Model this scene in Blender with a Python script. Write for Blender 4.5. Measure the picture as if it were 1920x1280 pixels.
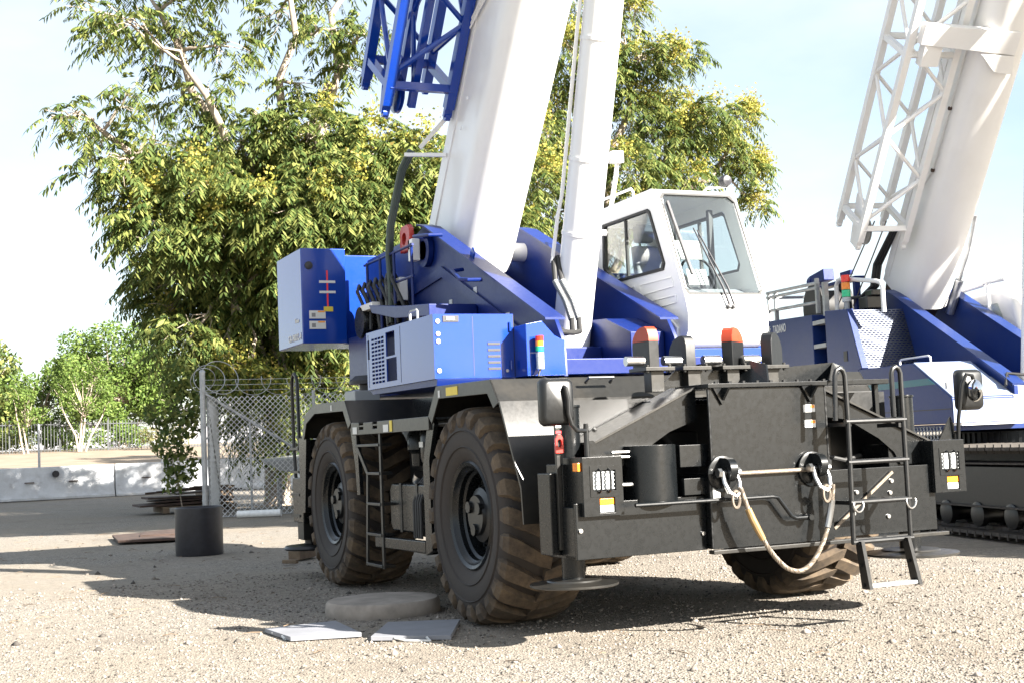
import bpy, math, random
import numpy as np
from mathutils import Vector, Matrix
from mathutils.geometry import tessellate_polygon

# ------------------------------------------------------------------ clear
for o in list(bpy.data.objects):
    bpy.data.objects.remove(o)
scene = bpy.context.scene
COL = scene.collection
random.seed(7)
RNG = np.random.default_rng(7)

# ------------------------------------------------------------------ camera
CAM_POS = Vector((-5.9005, -8.2158, 1.476))
yaw, pitch, roll = 0.4232, 0.075, -0.0421
fwd = Vector((math.sin(yaw) * math.cos(pitch), math.cos(yaw) * math.cos(pitch), math.sin(pitch)))
r0 = Vector((math.cos(yaw), -math.sin(yaw), 0.0))
u0 = r0.cross(fwd)
rgt = r0 * math.cos(roll) + u0 * math.sin(roll)
upv = u0 * math.cos(roll) - r0 * math.sin(roll)
cam_data = bpy.data.cameras.new("camera")
cam = bpy.data.objects.new("camera", cam_data)
COL.objects.link(cam)
m = Matrix((rgt, upv, -fwd)).transposed().to_4x4()
m.translation = CAM_POS
cam.matrix_world = m
cam_data.sensor_width = 36.0
cam_data.lens = 2487.8 / 1920.0 * 36.0
cam_data.clip_start = 0.1
cam_data.clip_end = 3000.0
scene.camera = cam

# ------------------------------------------------------------------ light
SUN_DIR = Vector((-0.88, 1.68, -1.0)).normalized()      # the way the light travels
elev = math.asin(-SUN_DIR.z)
azim = math.atan2(-SUN_DIR.x, -SUN_DIR.y)               # clockwise from +Y
world = bpy.data.worlds.new("World")
scene.world = world
world.use_nodes = True
wn, wl = world.node_tree.nodes, world.node_tree.links
wn.clear()
w_out = wn.new("ShaderNodeOutputWorld")
w_bg = wn.new("ShaderNodeBackground")
sky = wn.new("ShaderNodeTexSky")
sky.sky_type = 'NISHITA'
sky.sun_disc = False
sky.sun_elevation = elev
sky.sun_rotation = azim
sky.air_density = 1.0
sky.dust_density = 1.2
sky.ozone_density = 1.0
w_bg.inputs['Strength'].default_value = 0.05
# thin high cloud, the same all round
tc = wn.new("ShaderNodeTexCoord")
mp = wn.new("ShaderNodeMapping")
mp.inputs['Scale'].default_value = (1.0, 1.0, 2.6)
ns = wn.new("ShaderNodeTexNoise")
ns.inputs['Scale'].default_value = 1.9
ns.inputs['Detail'].default_value = 7.0
ns.inputs['Roughness'].default_value = 0.55
rp = wn.new("ShaderNodeValToRGB")
rp.color_ramp.elements[0].position = 0.34
rp.color_ramp.elements[1].position = 0.8
rp.color_ramp.elements[0].color = (0.22, 0.22, 0.22, 1)
mx = wn.new("ShaderNodeMix")
mx.data_type = 'RGBA'
mx.inputs[7].default_value = (4.6, 4.9, 5.1, 1.0)
wl.new(tc.outputs['Generated'], mp.inputs['Vector'])
wl.new(mp.outputs['Vector'], ns.inputs['Vector'])
wl.new(ns.outputs['Fac'], rp.inputs['Fac'])
wl.new(rp.outputs['Color'], mx.inputs[0])
wl.new(sky.outputs['Color'], mx.inputs[6])
wl.new(mx.outputs[2], w_bg.inputs['Color'])
wl.new(w_bg.outputs['Background'], w_out.inputs['Surface'])

sun_data = bpy.data.lights.new("sun", 'SUN')
sun_data.energy = 5.0
sun_data.angle = math.radians(0.53)
sun_data.color = (1.0, 0.94, 0.85)
sun = bpy.data.objects.new("sun", sun_data)
COL.objects.link(sun)
sun.location = (20, -40, 30)
sun.rotation_euler = SUN_DIR.to_track_quat('-Z', 'Y').to_euler()

vs = scene.view_settings
vs.view_transform = 'Standard'
vs.look = 'None'
vs.exposure = 2.43
vs.gamma = 1.0
vs.use_curve_mapping = False

# ------------------------------------------------------------------ materials
MATS = {}


def new_mat(name):
    mt = bpy.data.materials.new(name)
    mt.use_nodes = True
    MATS[name] = mt
    nt = mt.node_tree
    return mt, nt.nodes, nt.links, nt.nodes['Principled BSDF']


def ramp(nodes, links, src, stops):
    r = nodes.new("ShaderNodeValToRGB")
    el = r.color_ramp.elements
    el[0].position, el[0].color = stops[0][0], (*stops[0][1], 1)
    el[1].position, el[1].color = stops[-1][0], (*stops[-1][1], 1)
    for p, c in stops[1:-1]:
        e = el.new(p)
        e.color = (*c, 1)
    links.new(src, r.inputs['Fac'])
    return r.outputs['Color']


def noise(nodes, links, scale, detail=4, rough=0.55, vec=None, dist=0.0):
    n = nodes.new("ShaderNodeTexNoise")
    n.inputs['Scale'].default_value = scale
    n.inputs['Detail'].default_value = detail
    n.inputs['Roughness'].default_value = rough
    n.inputs['Distortion'].default_value = dist
    if vec is None:
        t = nodes.new("ShaderNodeTexCoord")
        vec = t.outputs['Object']
    links.new(vec, n.inputs['Vector'])
    return n.outputs['Fac']


def bump(nodes, links, src, bsdf, strength, dist=0.01):
    b = nodes.new("ShaderNodeBump")
    b.inputs['Strength'].default_value = strength
    b.inputs['Distance'].default_value = dist
    links.new(src, b.inputs['Height'])
    links.new(b.outputs['Normal'], bsdf.inputs['Normal'])


def mixc(nodes, links, fac, a, b):
    mxn = nodes.new("ShaderNodeMix")
    mxn.data_type = 'RGBA'
    if isinstance(fac, float):
        mxn.inputs[0].default_value = fac
    else:
        links.new(fac, mxn.inputs[0])
    for s, i in ((a, 6), (b, 7)):
        if isinstance(s, tuple):
            mxn.inputs[i].default_value = (*s, 1)
        else:
            links.new(s, mxn.inputs[i])
    return mxn.outputs[2]


def paint(name, col, dust, rough=0.3, coat=0.3, metal=0.0, dust_amt=0.25, nscale=3.0, bmp=0.02):
    """Painted metal with a little road dust and uneven gloss."""
    mt, n, l, b = new_mat(name)
    f1 = noise(n, l, nscale, 6, 0.6)
    f2 = noise(n, l, nscale * 9, 3, 0.6)
    fac = ramp(n, l, f1, [(0.45, (0, 0, 0)), (0.8, (dust_amt,) * 3)])
    c = mixc(n, l, fac, col, dust)
    l.new(c, b.inputs['Base Color'])
    rr = ramp(n, l, f2, [(0.3, (rough * 0.9,) * 3), (0.75, (min(1, rough * 1.15),) * 3)])
    l.new(rr, b.inputs['Roughness'])
    b.inputs['Metallic'].default_value = metal
    b.inputs['Coat Weight'].default_value = coat
    b.inputs['Coat Roughness'].default_value = 0.12
    bump(n, l, noise(n, l, 1.7, 2, 0.4), b, bmp, 0.05)
    return mt


def simple(name, col, rough=0.5, metal=0.0, emit=None, var=0.12, scale=12.0):
    mt, n, l, b = new_mat(name)
    f = noise(n, l, scale, 4, 0.6)
    lo = tuple(max(0, c * (1 - var)) for c in col)
    hi = tuple(min(1, c * (1 + var)) for c in col)
    l.new(ramp(n, l, f, [(0.3, lo), (0.7, hi)]), b.inputs['Base Color'])
    b.inputs['Roughness'].default_value = rough
    b.inputs['Metallic'].default_value = metal
    return mt


DUST = (0.22, 0.17, 0.12)
paint('blue', (0.004, 0.038, 0.28), (0.02, 0.05, 0.22), 0.16, 0.25, dust_amt=0.15)
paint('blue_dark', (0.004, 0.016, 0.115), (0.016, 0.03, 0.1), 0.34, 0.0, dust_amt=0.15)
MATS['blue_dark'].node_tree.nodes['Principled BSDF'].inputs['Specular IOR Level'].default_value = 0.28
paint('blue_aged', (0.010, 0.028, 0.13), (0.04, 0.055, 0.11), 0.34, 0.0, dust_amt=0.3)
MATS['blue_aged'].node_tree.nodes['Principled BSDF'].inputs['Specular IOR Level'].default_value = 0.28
paint('blue_sheen', (0.2, 0.25, 0.38), (0.34, 0.34, 0.36), 0.4, 0.1, dust_amt=0.5, nscale=2.0)  # pale blue stands in for the bright sky sheen on the sunlit hood
paint('teal', (0.01, 0.13, 0.16), (0.08, 0.1, 0.1), 0.4, 0.1)
paint('white', (0.8, 0.8, 0.79), (0.6, 0.57, 0.52), 0.32, 0.4, dust_amt=0.15)
paint('white_aged', (0.74, 0.73, 0.71), (0.5, 0.46, 0.4), 0.42, 0.1, dust_amt=0.16, nscale=1.6)
paint('black', (0.0042, 0.0052, 0.006), DUST, 0.28, 0.0, dust_amt=0.0008, bmp=0.0)
MATS['black'].node_tree.nodes['Principled BSDF'].inputs['Specular IOR Level'].default_value = 0.4
paint('black_satin', (0.006, 0.0065, 0.007), DUST, 0.38, 0.0, dust_amt=0.003, bmp=0.0)
paint('deck_grey', (0.014, 0.0138, 0.0128), (0.1, 0.085, 0.065), 0.34, 0.0, dust_amt=0.22)
paint('grey_paint', (0.32, 0.33, 0.33), DUST, 0.45, 0.1, dust_amt=0.3)
paint('red', (0.4, 0.014, 0.008), DUST, 0.4, 0.2)
paint('orange', (0.34, 0.035, 0.008), DUST, 0.45, 0.1, dust_amt=0.1)
simple('steel', (0.5, 0.5, 0.5), 0.3, 1.0)
simple('galv', (0.36, 0.37, 0.38), 0.5, 0.7, var=0.2, scale=6)
simple('wire_rope', (0.17, 0.14, 0.11), 0.55, 0.4, var=0.35, scale=60)
simple('brass_sleeve', (0.3, 0.2, 0.09), 0.5, 0.4)
simple('track_steel', (0.05, 0.043, 0.037), 0.7, 0.2, var=0.4, scale=9)
simple('grille_steel', (0.09, 0.1, 0.13), 0.4, 0.8, var=0.2, scale=5)
simple('rubber', (0.02, 0.02, 0.02), 0.6)
simple('hose_green', (0.05, 0.07, 0.055), 0.45)
simple('label_white', (0.6, 0.6, 0.58), 0.5, var=0.05)
simple('label_yellow', (0.65, 0.5, 0.05), 0.5, var=0.05)
simple('label_orange', (0.8, 0.3, 0.03), 0.5, var=0.05)
simple('mark_red', (0.7, 0.03, 0.04), 0.5, var=0.05)
simple('label_grey', (0.2, 0.2, 0.2), 0.5, var=0.1)
simple('seat_grey', (0.18, 0.19, 0.21), 0.8)
simple('lens_red', (0.75, 0.03, 0.015), 0.18)
simple('lens_orange', (0.85, 0.25, 0.02), 0.18)
simple('lens_green', (0.02, 0.5, 0.22), 0.18)
simple('lens_clear', (0.42, 0.44, 0.45), 0.1, var=0.3, scale=60)
simple('concrete', (0.27, 0.235, 0.2), 0.9, var=0.25, scale=5)
simple('board_grey', (0.2, 0.205, 0.225), 0.7, var=0.12, scale=4)
simple('wood', (0.14, 0.1, 0.065), 0.85, var=0.35, scale=7)
simple('rust', (0.055, 0.034, 0.026), 0.85, var=0.45, scale=6)
simple('plastic_black', (0.013, 0.013, 0.018), 0.45, var=0.3)
simple('pvc', (0.72, 0.72, 0.7), 0.4)
simple('galv_mesh', (0.5, 0.5, 0.5), 0.5, 0.2, var=0.15)
simple('bldg_white', (0.25, 0.25, 0.27), 0.8, var=0.08, scale=0.6)
simple('bldg_tan', (0.45, 0.38, 0.3), 0.85, var=0.12, scale=0.6)
simple('roof_dark', (0.12, 0.12, 0.13), 0.7)
simple('picket', (0.05, 0.055, 0.06), 0.6)

# glossy window glass: see-through with a mirror coat that grows towards grazing
mt, n, l, b = new_mat('glass')
n.remove(b)
tr = n.new('ShaderNodeBsdfTransparent')
tr.inputs['Color'].default_value = (0.93, 0.96, 0.955, 1)
gl = n.new('ShaderNodeBsdfGlossy')
gl.inputs['Roughness'].default_value = 0.015
lw_ = n.new('ShaderNodeLayerWeight')
pw = n.new('ShaderNodeMath')
pw.operation = 'POWER'
pw.inputs[1].default_value = 3.0
ma = n.new('ShaderNodeMath')
ma.operation = 'MULTIPLY_ADD'
ma.inputs[1].default_value = 0.75
ma.inputs[2].default_value = 0.06
l.new(lw_.outputs['Facing'], pw.inputs[0])
l.new(pw.outputs[0], ma.inputs[0])
ms = n.new('ShaderNodeMixShader')
l.new(ma.outputs[0], ms.inputs[0])
l.new(tr.outputs[0], ms.inputs[1])
l.new(gl.outputs[0], ms.inputs[2])
l.new(ms.outputs[0], n['Material Output'].inputs['Surface'])

# mirror plate
simple('mirror_glass', (0.8, 0.8, 0.8), 0.03, 1.0, var=0.0)

# tyre: dark rubber with tan dust lying in noise patches, heavier on the tread
mt, n, l, b = new_mat('tyre')
t = n.new("ShaderNodeTexCoord")
f1 = noise(n, l, 2.2, 6, 0.62)
f2 = noise(n, l, 22, 3, 0.6)
fac = ramp(n, l, f1, [(0.35, (0.25,) * 3), (0.7, (0.6,) * 3)])
c = mixc(n, l, fac, (0.016, 0.0135, 0.0125), (0.04, 0.029, 0.0225))
l.new(c, b.inputs['Base Color'])
b.inputs['Roughness'].default_value = 0.75
bump(n, l, f2, b, 0.15, 0.01)
mt, n, l, b = new_mat('tyre_tread')
f1 = noise(n, l, 4.5, 8, 0.72)
fac = ramp(n, l, f1, [(0.36, (0.12,) * 3), (0.5, (0.55,) * 3), (0.64, (1.0,) * 3)])
c = mixc(n, l, fac, (0.02, 0.0165, 0.0145), (0.125, 0.09, 0.057))
l.new(c, b.inputs['Base Color'])
b.inputs['Roughness'].default_value = 0.9
bump(n, l, noise(n, l, 30, 4, 0.6), b, 0.2, 0.01)

# gravel yard
mt, n, l, b = new_mat('gravel')
t = n.new("ShaderNodeTexCoord")
vo = n.new("ShaderNodeTexVoronoi")
vo.inputs['Scale'].default_value = 62.0
l.new(t.outputs['Object'], vo.inputs['Vector'])
sep = n.new("ShaderNodeSeparateColor")
l.new(vo.outputs['Color'], sep.inputs[0])
stone = ramp(n, l, sep.outputs[0], [(0.0, (0.06, 0.053, 0.045)), (0.3, (0.175, 0.155, 0.13)), (0.7, (0.245, 0.22, 0.185)), (1.0, (0.35, 0.32, 0.275))])
big = ramp(n, l, noise(n, l, 0.35, 6, 0.6), [(0.38, (0.0,) * 3), (0.6, (0.85,) * 3)])
dirt = ramp(n, l, noise(n, l, 9, 6, 0.7), [(0.3, (0.145, 0.12, 0.09)), (0.5, (0.215, 0.184, 0.145)), (0.7, (0.27, 0.238, 0.19))])
stain = ramp(n, l, noise(n, l, 0.55, 7, 0.7, dist=0.6), [(0.56, (0.0,) * 3), (0.68, (0.55,) * 3)])
yard = mixc(n, l, stain, mixc(n, l, big, stone, dirt), (0.1, 0.082, 0.064))
l.new(yard, b.inputs['Base Color'])
b.inputs['Roughness'].default_value = 0.95
vo2 = n.new("ShaderNodeTexVoronoi")
vo2.inputs['Scale'].default_value = 62.0
l.new(t.outputs['Object'], vo2.inputs['Vector'])
ad = n.new("ShaderNodeMath")
ad.operation = 'ADD'
l.new(vo2.outputs['Distance'], ad.inputs[0])
l.new(noise(n, l, 3.0, 6, 0.6), ad.inputs[1])
bump(n, l, ad.outputs[0], b, 0.7, 0.022)
mt, n, l, b = new_mat('stone')
oi = n.new("ShaderNodeNewGeometry")
l.new(ramp(n, l, oi.outputs['Random Per Island'], [(0, (0.05, 0.045, 0.04)), (0.4, (0.16, 0.138, 0.115)), (1, (0.33, 0.29, 0.25))]), b.inputs['Base Color'])
b.inputs['Roughness'].default_value = 0.9
mt, n, l, b = new_mat('dry_earth')
l.new(ramp(n, l, noise(n, l, 0.8, 7, 0.65), [(0.3, (0.17, 0.13, 0.09)), (0.7, (0.26, 0.205, 0.15))]), b.inputs['Base Color'])
b.inputs['Roughness'].default_value = 0.95

# barrier: whitewashed concrete, worn
mt, n, l, b = new_mat('whitewash')
f = noise(n, l, 1.6, 8, 0.7)
g = noise(n, l, 0.7, 5, 0.6)
c1 = ramp(n, l, f, [(0.3, (0.22, 0.21, 0.2)), (0.42, (0.4, 0.41, 0.43)), (0.6, (0.5, 0.52, 0.55))])
c2 = ramp(n, l, g, [(0.4, (0.0,) * 3), (0.75, (0.45,) * 3)])
l.new(mixc(n, l, c2, c1, (0.33, 0.32, 0.3)), b.inputs['Base Color'])
b.inputs['Roughness'].default_value = 0.9
bump(n, l, f, b, 0.3, 0.02)

# leaves
def leaf_mat(name, cols, rough=0.62, trans=0.35):
    mtl, nn, ll, bb = new_mat(name)
    gi = nn.new("ShaderNodeNewGeometry")
    colr = ramp(nn, ll, gi.outputs['Random Per Island'], cols)
    ll.new(colr, bb.inputs['Base Color'])
    bb.inputs['Roughness'].default_value = rough
    bb.inputs['Specular IOR Level'].default_value = 0.25
    tl = nn.new('ShaderNodeBsdfTranslucent')
    ll.new(colr, tl.inputs['Color'])
    mm = nn.new('ShaderNodeMixShader')
    mm.inputs[0].default_value = trans
    ll.new(bb.outputs[0], mm.inputs[1])
    ll.new(tl.outputs[0], mm.inputs[2])
    ll.new(mm.outputs[0], nn['Material Output'].inputs['Surface'])


leaf_mat('leaf', [(0, (0.04, 0.075, 0.018)), (0.5, (0.105, 0.14, 0.036)), (1, (0.25, 0.26, 0.075))])
leaf_mat('blossom', [(0, (0.22, 0.25, 0.05)), (0.6, (0.38, 0.36, 0.07)), (1, (0.4, 0.3, 0.09))])
leaf_mat('leaf_light', [(0, (0.06, 0.11, 0.02)), (0.5, (0.11, 0.17, 0.035)), (1, (0.18, 0.24, 0.06))])
leaf_mat('leaf_dry', [(0, (0.1, 0.11, 0.04)), (1, (0.2, 0.18, 0.08))])
simple('bark', (0.3, 0.25, 0.2), 0.9, var=0.35, scale=5)


def M(name):
    return MATS[name]


# ------------------------------------------------------------------ mesh toolkit
class MB:
    def __init__(s):
        s.v, s.f = [], []

    def add(s, vs_, fs_):
        k = len(s.v)
        s.v += [tuple(p) for p in vs_]
        s.f += [tuple(i + k for i in f) for f in fs_]
        return s

    def box(s, x0, x1, y0, y1, z0, z1):
        return s.add([(x0, y0, z0), (x1, y0, z0), (x1, y1, z0), (x0, y1, z0), (x0, y0, z1), (x1, y0, z1), (x1, y1, z1), (x0, y1, z1)],
                     [(0, 3, 2, 1), (4, 5, 6, 7), (0, 1, 5, 4), (1, 2, 6, 5), (2, 3, 7, 6), (3, 0, 4, 7)])

    def hexa(s, bottom, top):
        return s.add(list(bottom) + list(top), [(0, 3, 2, 1), (4, 5, 6, 7), (0, 1, 5, 4), (1, 2, 6, 5), (2, 3, 7, 6), (3, 0, 4, 7)])

    def prism(s, poly, vec, holes=()):
        """closed plate: a planar 3-D polygon with holes, pushed along vec"""
        vec = Vector(vec)
        loops = [[Vector(p) for p in poly]] + [[Vector(p) for p in h] for h in holes]
        flat = [p for lp in loops for p in lp]
        n_ = len(flat)
        if len(loops) == 1:
            caps = [tuple(range(n_))]
        else:
            caps = [tuple(t_) for t_ in tessellate_polygon(loops)]
        fs_ = list(caps) + [tuple(i + n_ for i in reversed(c_)) for c_ in caps]
        k = 0
        for lp in loops:
            q = len(lp)
            for i in range(q):
                a_, b_ = k + i, k + (i + 1) % q
                fs_.append((b_, a_, a_ + n_, b_ + n_))
            k += q
        return s.add(flat + [p + vec for p in flat], fs_)

    def px(s, poly, x0, x1, holes=()):
        return s.prism([(x0, y, z) for y, z in poly], (x1 - x0, 0, 0), [[(x0, y, z) for y, z in h] for h in holes])

    def py(s, poly, y0, y1, holes=()):
        return s.prism([(x, y0, z) for x, z in poly], (0, y1 - y0, 0), [[(x, y0, z) for x, z in h] for h in holes])

    def pz(s, poly, z0, z1, holes=()):
        return s.prism([(x, y, z0) for x, y in poly], (0, 0, z1 - z0), [[(x, y, z0) for x, y in h] for h in holes])

    def beam(s, p, q, w, h, up=(0, 0, 1)):
        p, q = Vector(p), Vector(q)
        d = (q - p).normalized()
        u = Vector(up)
        if abs(d.dot(u.normalized())) > 0.97:
            u = Vector((0, 1, 0))
        a = d.cross(u).normalized() * (w / 2)
        b = a.cross(d).normalized() * (h / 2)
        return s.hexa([p - a - b, p + a - b, p + a + b, p - a + b], [q - a - b, q + a - b, q + a + b, q - a + b])

    def tube(s, path, r, n=8, cap=True):
        path = [Vector(p) for p in path]
        rs = r if isinstance(r, (list, tuple)) else [r] * len(path)
        vs_, fs_ = [], []
        prev = None
        for i, p in enumerate(path):
            d = (path[min(i + 1, len(path) - 1)] - path[max(i - 1, 0)])
            if d.length < 1e-9:
                d = Vector((0, 0, 1))
            d.normalize()
            if prev is None:
                a = d.orthogonal().normalized()
            else:
                a = (prev - d * prev.dot(d))
                a = a.normalized() if a.length > 1e-6 else d.orthogonal().normalized()
            prev = a
            b = d.cross(a)
            for k in range(n):
                th = 2 * math.pi * k / n
                vs_.append(p + (a * math.cos(th) + b * math.sin(th)) * rs[i])
        for i in range(len(path) - 1):
            for k in range(n):
                k2 = (k + 1) % n
                fs_.append((i * n + k, i * n + k2, (i + 1) * n + k2, (i + 1) * n + k))
        if cap:
            fs_.append(tuple(range(n - 1, -1, -1)))
            e = (len(path) - 1) * n
            fs_.append(tuple(range(e, e + n)))
        return s.add(vs_, fs_)

    def cyl(s, p, q, r, n=20, r2=None):
        return s.tube([p, q], [r, r if r2 is None else r2], n)

    def lathe(s, prof, origin, axis='x', n=40, closed=False):
        """prof: (radius, along-axis) pairs"""
        o = Vector(origin)
        vs_, fs_ = [], []
        for r, a in prof:
            for k in range(n):
                th = 2 * math.pi * k / n
                c_, s_ = math.cos(th) * r, math.sin(th) * r
                vs_.append(o + (Vector((a, c_, s_)) if axis == 'x' else Vector((c_, s_, a)) if axis == 'z' else Vector((s_, a, c_))))
        m_ = len(prof)
        for i in range(m_ if closed else m_ - 1):
            j = (i + 1) % m_
            for k in range(n):
                k2 = (k + 1) % n
                fs_.append((i * n + k, i * n + k2, j * n + k2, j * n + k))
        if not closed:
            fs_.append(tuple(range(n - 1, -1, -1)))
            fs_.append(tuple(range((m_ - 1) * n, m_ * n)))
        return s.add(vs_, fs_)

    def build(s, name, mat, parent=None, bevel=0.0, ang=32, off=None):
        me = bpy.data.meshes.new(name)
        me.from_pydata(s.v, [], s.f)
        me.validate()
        import bmesh
        bm = bmesh.new()
        bm.from_mesh(me)
        bmesh.ops.recalc_face_normals(bm, faces=bm.faces)
        bm.to_mesh(me)
        bm.free()
        me.polygons.foreach_set('use_smooth', [True] * len(me.polygons))
        me.set_sharp_from_angle(angle=math.radians(ang))
        me.materials.append(M(mat) if isinstance(mat, str) else mat)
        ob = bpy.data.objects.new(name, me)
        COL.objects.link(ob)
        if parent is not None:
            ob.parent = parent
            if parent.type == 'EMPTY' and 'off' in parent:
                ob.location = Vector(parent['off'])
        if bevel:
            bv = ob.modifiers.new('bevel', 'BEVEL')
            bv.width = bevel
            bv.segments = 2
            bv.limit_method = 'ANGLE'
            bv.angle_limit = math.radians(40)
            bv.harden_normals = True
        return ob


def mesh_np(name, V, F, mat, parent=None):
    """fast mesh from numpy arrays; F is (n,3) or (n,4)"""
    me = bpy.data.meshes.new(name)
    k = F.shape[1]
    me.vertices.add(len(V))
    me.vertices.foreach_set('co', np.ascontiguousarray(V, dtype=np.float32).ravel())
    me.loops.add(F.size)
    me.loops.foreach_set('vertex_index', np.ascontiguousarray(F, dtype=np.int32).ravel())
    me.polygons.add(len(F))
    me.polygons.foreach_set('loop_start', np.arange(0, F.size, k, dtype=np.int32))
    me.update(calc_edges=True)
    me.validate()
    me.materials.append(M(mat))
    ob = bpy.data.objects.new(name, me)
    COL.objects.link(ob)
    if parent is not None:
        ob.parent = parent
        if parent.type == 'EMPTY' and 'off' in parent:
            ob.location = Vector(parent['off'])
    return ob


def thing(name, label, cat, loc=(0, 0, 0), rotz=0.0, group=None, off=None):
    """an Empty at the base of a thing; its parts are given in the frame that has the Empty at -off"""
    o = bpy.data.objects.new(name, None)
    COL.objects.link(o)
    o.location = loc
    o.rotation_euler = (0, 0, rotz)
    o.empty_display_size = 0.3
    o['label'], o['category'] = label, cat
    if group:
        o['group'] = group
    o['off'] = tuple(-Vector(loc)) if off is None else tuple(off)
    return o


def tag(o, label, cat, group=None, kind=None):
    o['label'], o['category'] = label, cat
    if group:
        o['group'] = group
    if kind:
        o['kind'] = kind
    return o


def struct(o):
    o['kind'] = 'structure'
    return o


def stuff(o):
    o['kind'] = 'stuff'
    return o


def text_mesh(name, body, size, mat, parent, origin, xdir, updir, depth=0.004, squeeze=1.0):
    cu = bpy.data.curves.new(name, 'FONT')
    cu.body = body
    cu.size = size
    cu.extrude = depth / 2
    cu.offset = size * 0.02
    cu.resolution_u = 3
    tmp = bpy.data.objects.new(name, cu)
    COL.objects.link(tmp)
    bpy.context.view_layer.update()
    dg = bpy.context.evaluated_depsgraph_get()
    me = bpy.data.meshes.new_from_object(tmp.evaluated_get(dg))
    bpy.data.objects.remove(tmp)
    X, U = Vector(xdir).normalized(), Vector(updir).normalized()
    N = X.cross(U)
    me.transform(Matrix((X * squeeze, U, N)).transposed().to_4x4())
    me.transform(Matrix.Translation(Vector(origin)))
    me.materials.clear()
    me.materials.append(M(mat))
    ob = bpy.data.objects.new(name, me)
    COL.objects.link(ob)
    ob.parent = parent
    if parent.type == 'EMPTY' and 'off' in parent:
        ob.location = Vector(parent['off'])
    return ob


def lerp(a, b, t_):
    return tuple(a[i] + (b[i] - a[i]) * t_ for i in range(len(a)))


def arc(c, r, a0, a1, n_):
    return [(c[0] + r * math.cos(math.radians(a0 + (a1 - a0) * i / n_)), c[1] + r * math.sin(math.radians(a0 + (a1 - a0) * i / n_))) for i in range(n_ + 1)]

# ================================================================== ground and far setting
def axis_pts(a0, a1, fine0, fine1, step, grow):
    mid = list(np.arange(fine0, fine1 + 1e-6, step))
    lo, hi = [], []
    v, d = fine0, step
    while v > a0:
        d *= grow
        v -= d
        lo.append(max(v, a0))
    v, d = fine1, step
    while v < a1:
        d *= grow
        v += d
        hi.append(min(v, a1))
    return np.array(list(reversed(lo)) + mid + hi)


def vnoise(x, y, seed):
    r_ = np.random.default_rng(seed)
    out = np.zeros_like(x)
    for k in range(14):
        f_ = 0.25 * 1.35 ** k
        a_ = r_.uniform(0, 2 * np.pi)
        out += np.sin((x * np.cos(a_) + y * np.sin(a_)) * f_ * 2 + r_.uniform(0, 6.28)) / (k + 2) ** 1.2
    return out


gx = axis_pts(-900, 900, -9, 9, 0.22, 1.12)
gy = axis_pts(-60, 1400, -8, 22, 0.22, 1.12)
GX, GY = np.meshgrid(gx, gy)


def ground_z(x, y):
    rut = 0.0
    for c0 in (-3.6, -2.3):                                  # shallow wheel ruts along the yard
        d = (x - c0 - 0.15 * (y + 2) - 0.3 * np.sin(y * 0.3)) / 0.28
        rut = rut - 0.02 * np.exp(-d * d) * (1.0 / (1.0 + np.exp((y - 1.0) * 2.0)))
    return 0.016 * vnoise(x, y, 3) - 0.014 + rut


GZ = ground_z(GX, GY)
V = np.stack([GX.ravel(), GY.ravel(), GZ.ravel()], 1)
nx, ny = len(gx), len(gy)
ii = (np.arange(ny - 1)[:, None] * nx + np.arange(nx - 1)[None, :]).ravel()
F = np.stack([ii, ii + 1, ii + nx + 1, ii + nx], 1)
gr = mesh_np('ground', V, F, 'gravel')
gr.data.polygons.foreach_set('use_smooth', [True] * len(gr.data.polygons))
struct(gr)

# loose stones on the yard
def scatter_stones(n_, box, smin, smax, name):
    u = RNG.random((n_, 2))
    x = box[0] + (box[1] - box[0]) * u[:, 0]
    y = box[2] + (box[3] - box[2]) * u[:, 1] ** 1.6
    sz = smin + (smax - smin) * RNG.random(n_) ** 3.2
    z = ground_z(x, y) + sz * 0.15
    base = np.array([(1, 0, 0), (-1, 0, 0), (0, 1, 0), (0, -1, 0), (0, 0, 0.7), (0, 0, -0.7)], float)
    fac = np.array([(0, 2, 4), (2, 1, 4), (1, 3, 4), (3, 0, 4), (2, 0, 5), (1, 2, 5), (3, 1, 5), (0, 3, 5)])
    th = RNG.random(n_) * 6.28
    c_, s_ = np.cos(th), np.sin(th)
    jit = 0.65 + 0.7 * RNG.random((n_, 6, 3))
    p = base[None] * jit * sz[:, None, None]
    p[..., 0] += 0.35 * sz[:, None] * (RNG.random((n_, 6)) - 0.5)
    p[..., 1] += 0.35 * sz[:, None] * (RNG.random((n_, 6)) - 0.5)
    X = p[..., 0] * c_[:, None] - p[..., 1] * s_[:, None] + x[:, None]
    Y = p[..., 0] * s_[:, None] + p[..., 1] * c_[:, None] + y[:, None]
    Z = p[..., 2] + z[:, None]
    V_ = np.stack([X, Y, Z], -1).reshape(-1, 3)
    F_ = (np.arange(n_)[:, None, None] * 6 + fac[None]).reshape(-1, 3)
    return mesh_np(name, V_, F_, 'stone')


st = scatter_stones(80000, (-7.5, 4.5, -3.2, 8), 0.004, 0.017, 'gravel_stones')
st2 = scatter_stones(900, (-7.5, 4.5, -3.0, 14), 0.014, 0.045, 'loose_cobbles')
tag(st2, 'scattered larger loose stones lying on the gravel yard', 'stones', kind='stuff')
tag(st, 'loose pale gravel strewn over the yard', 'gravel', kind='stuff')

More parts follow.
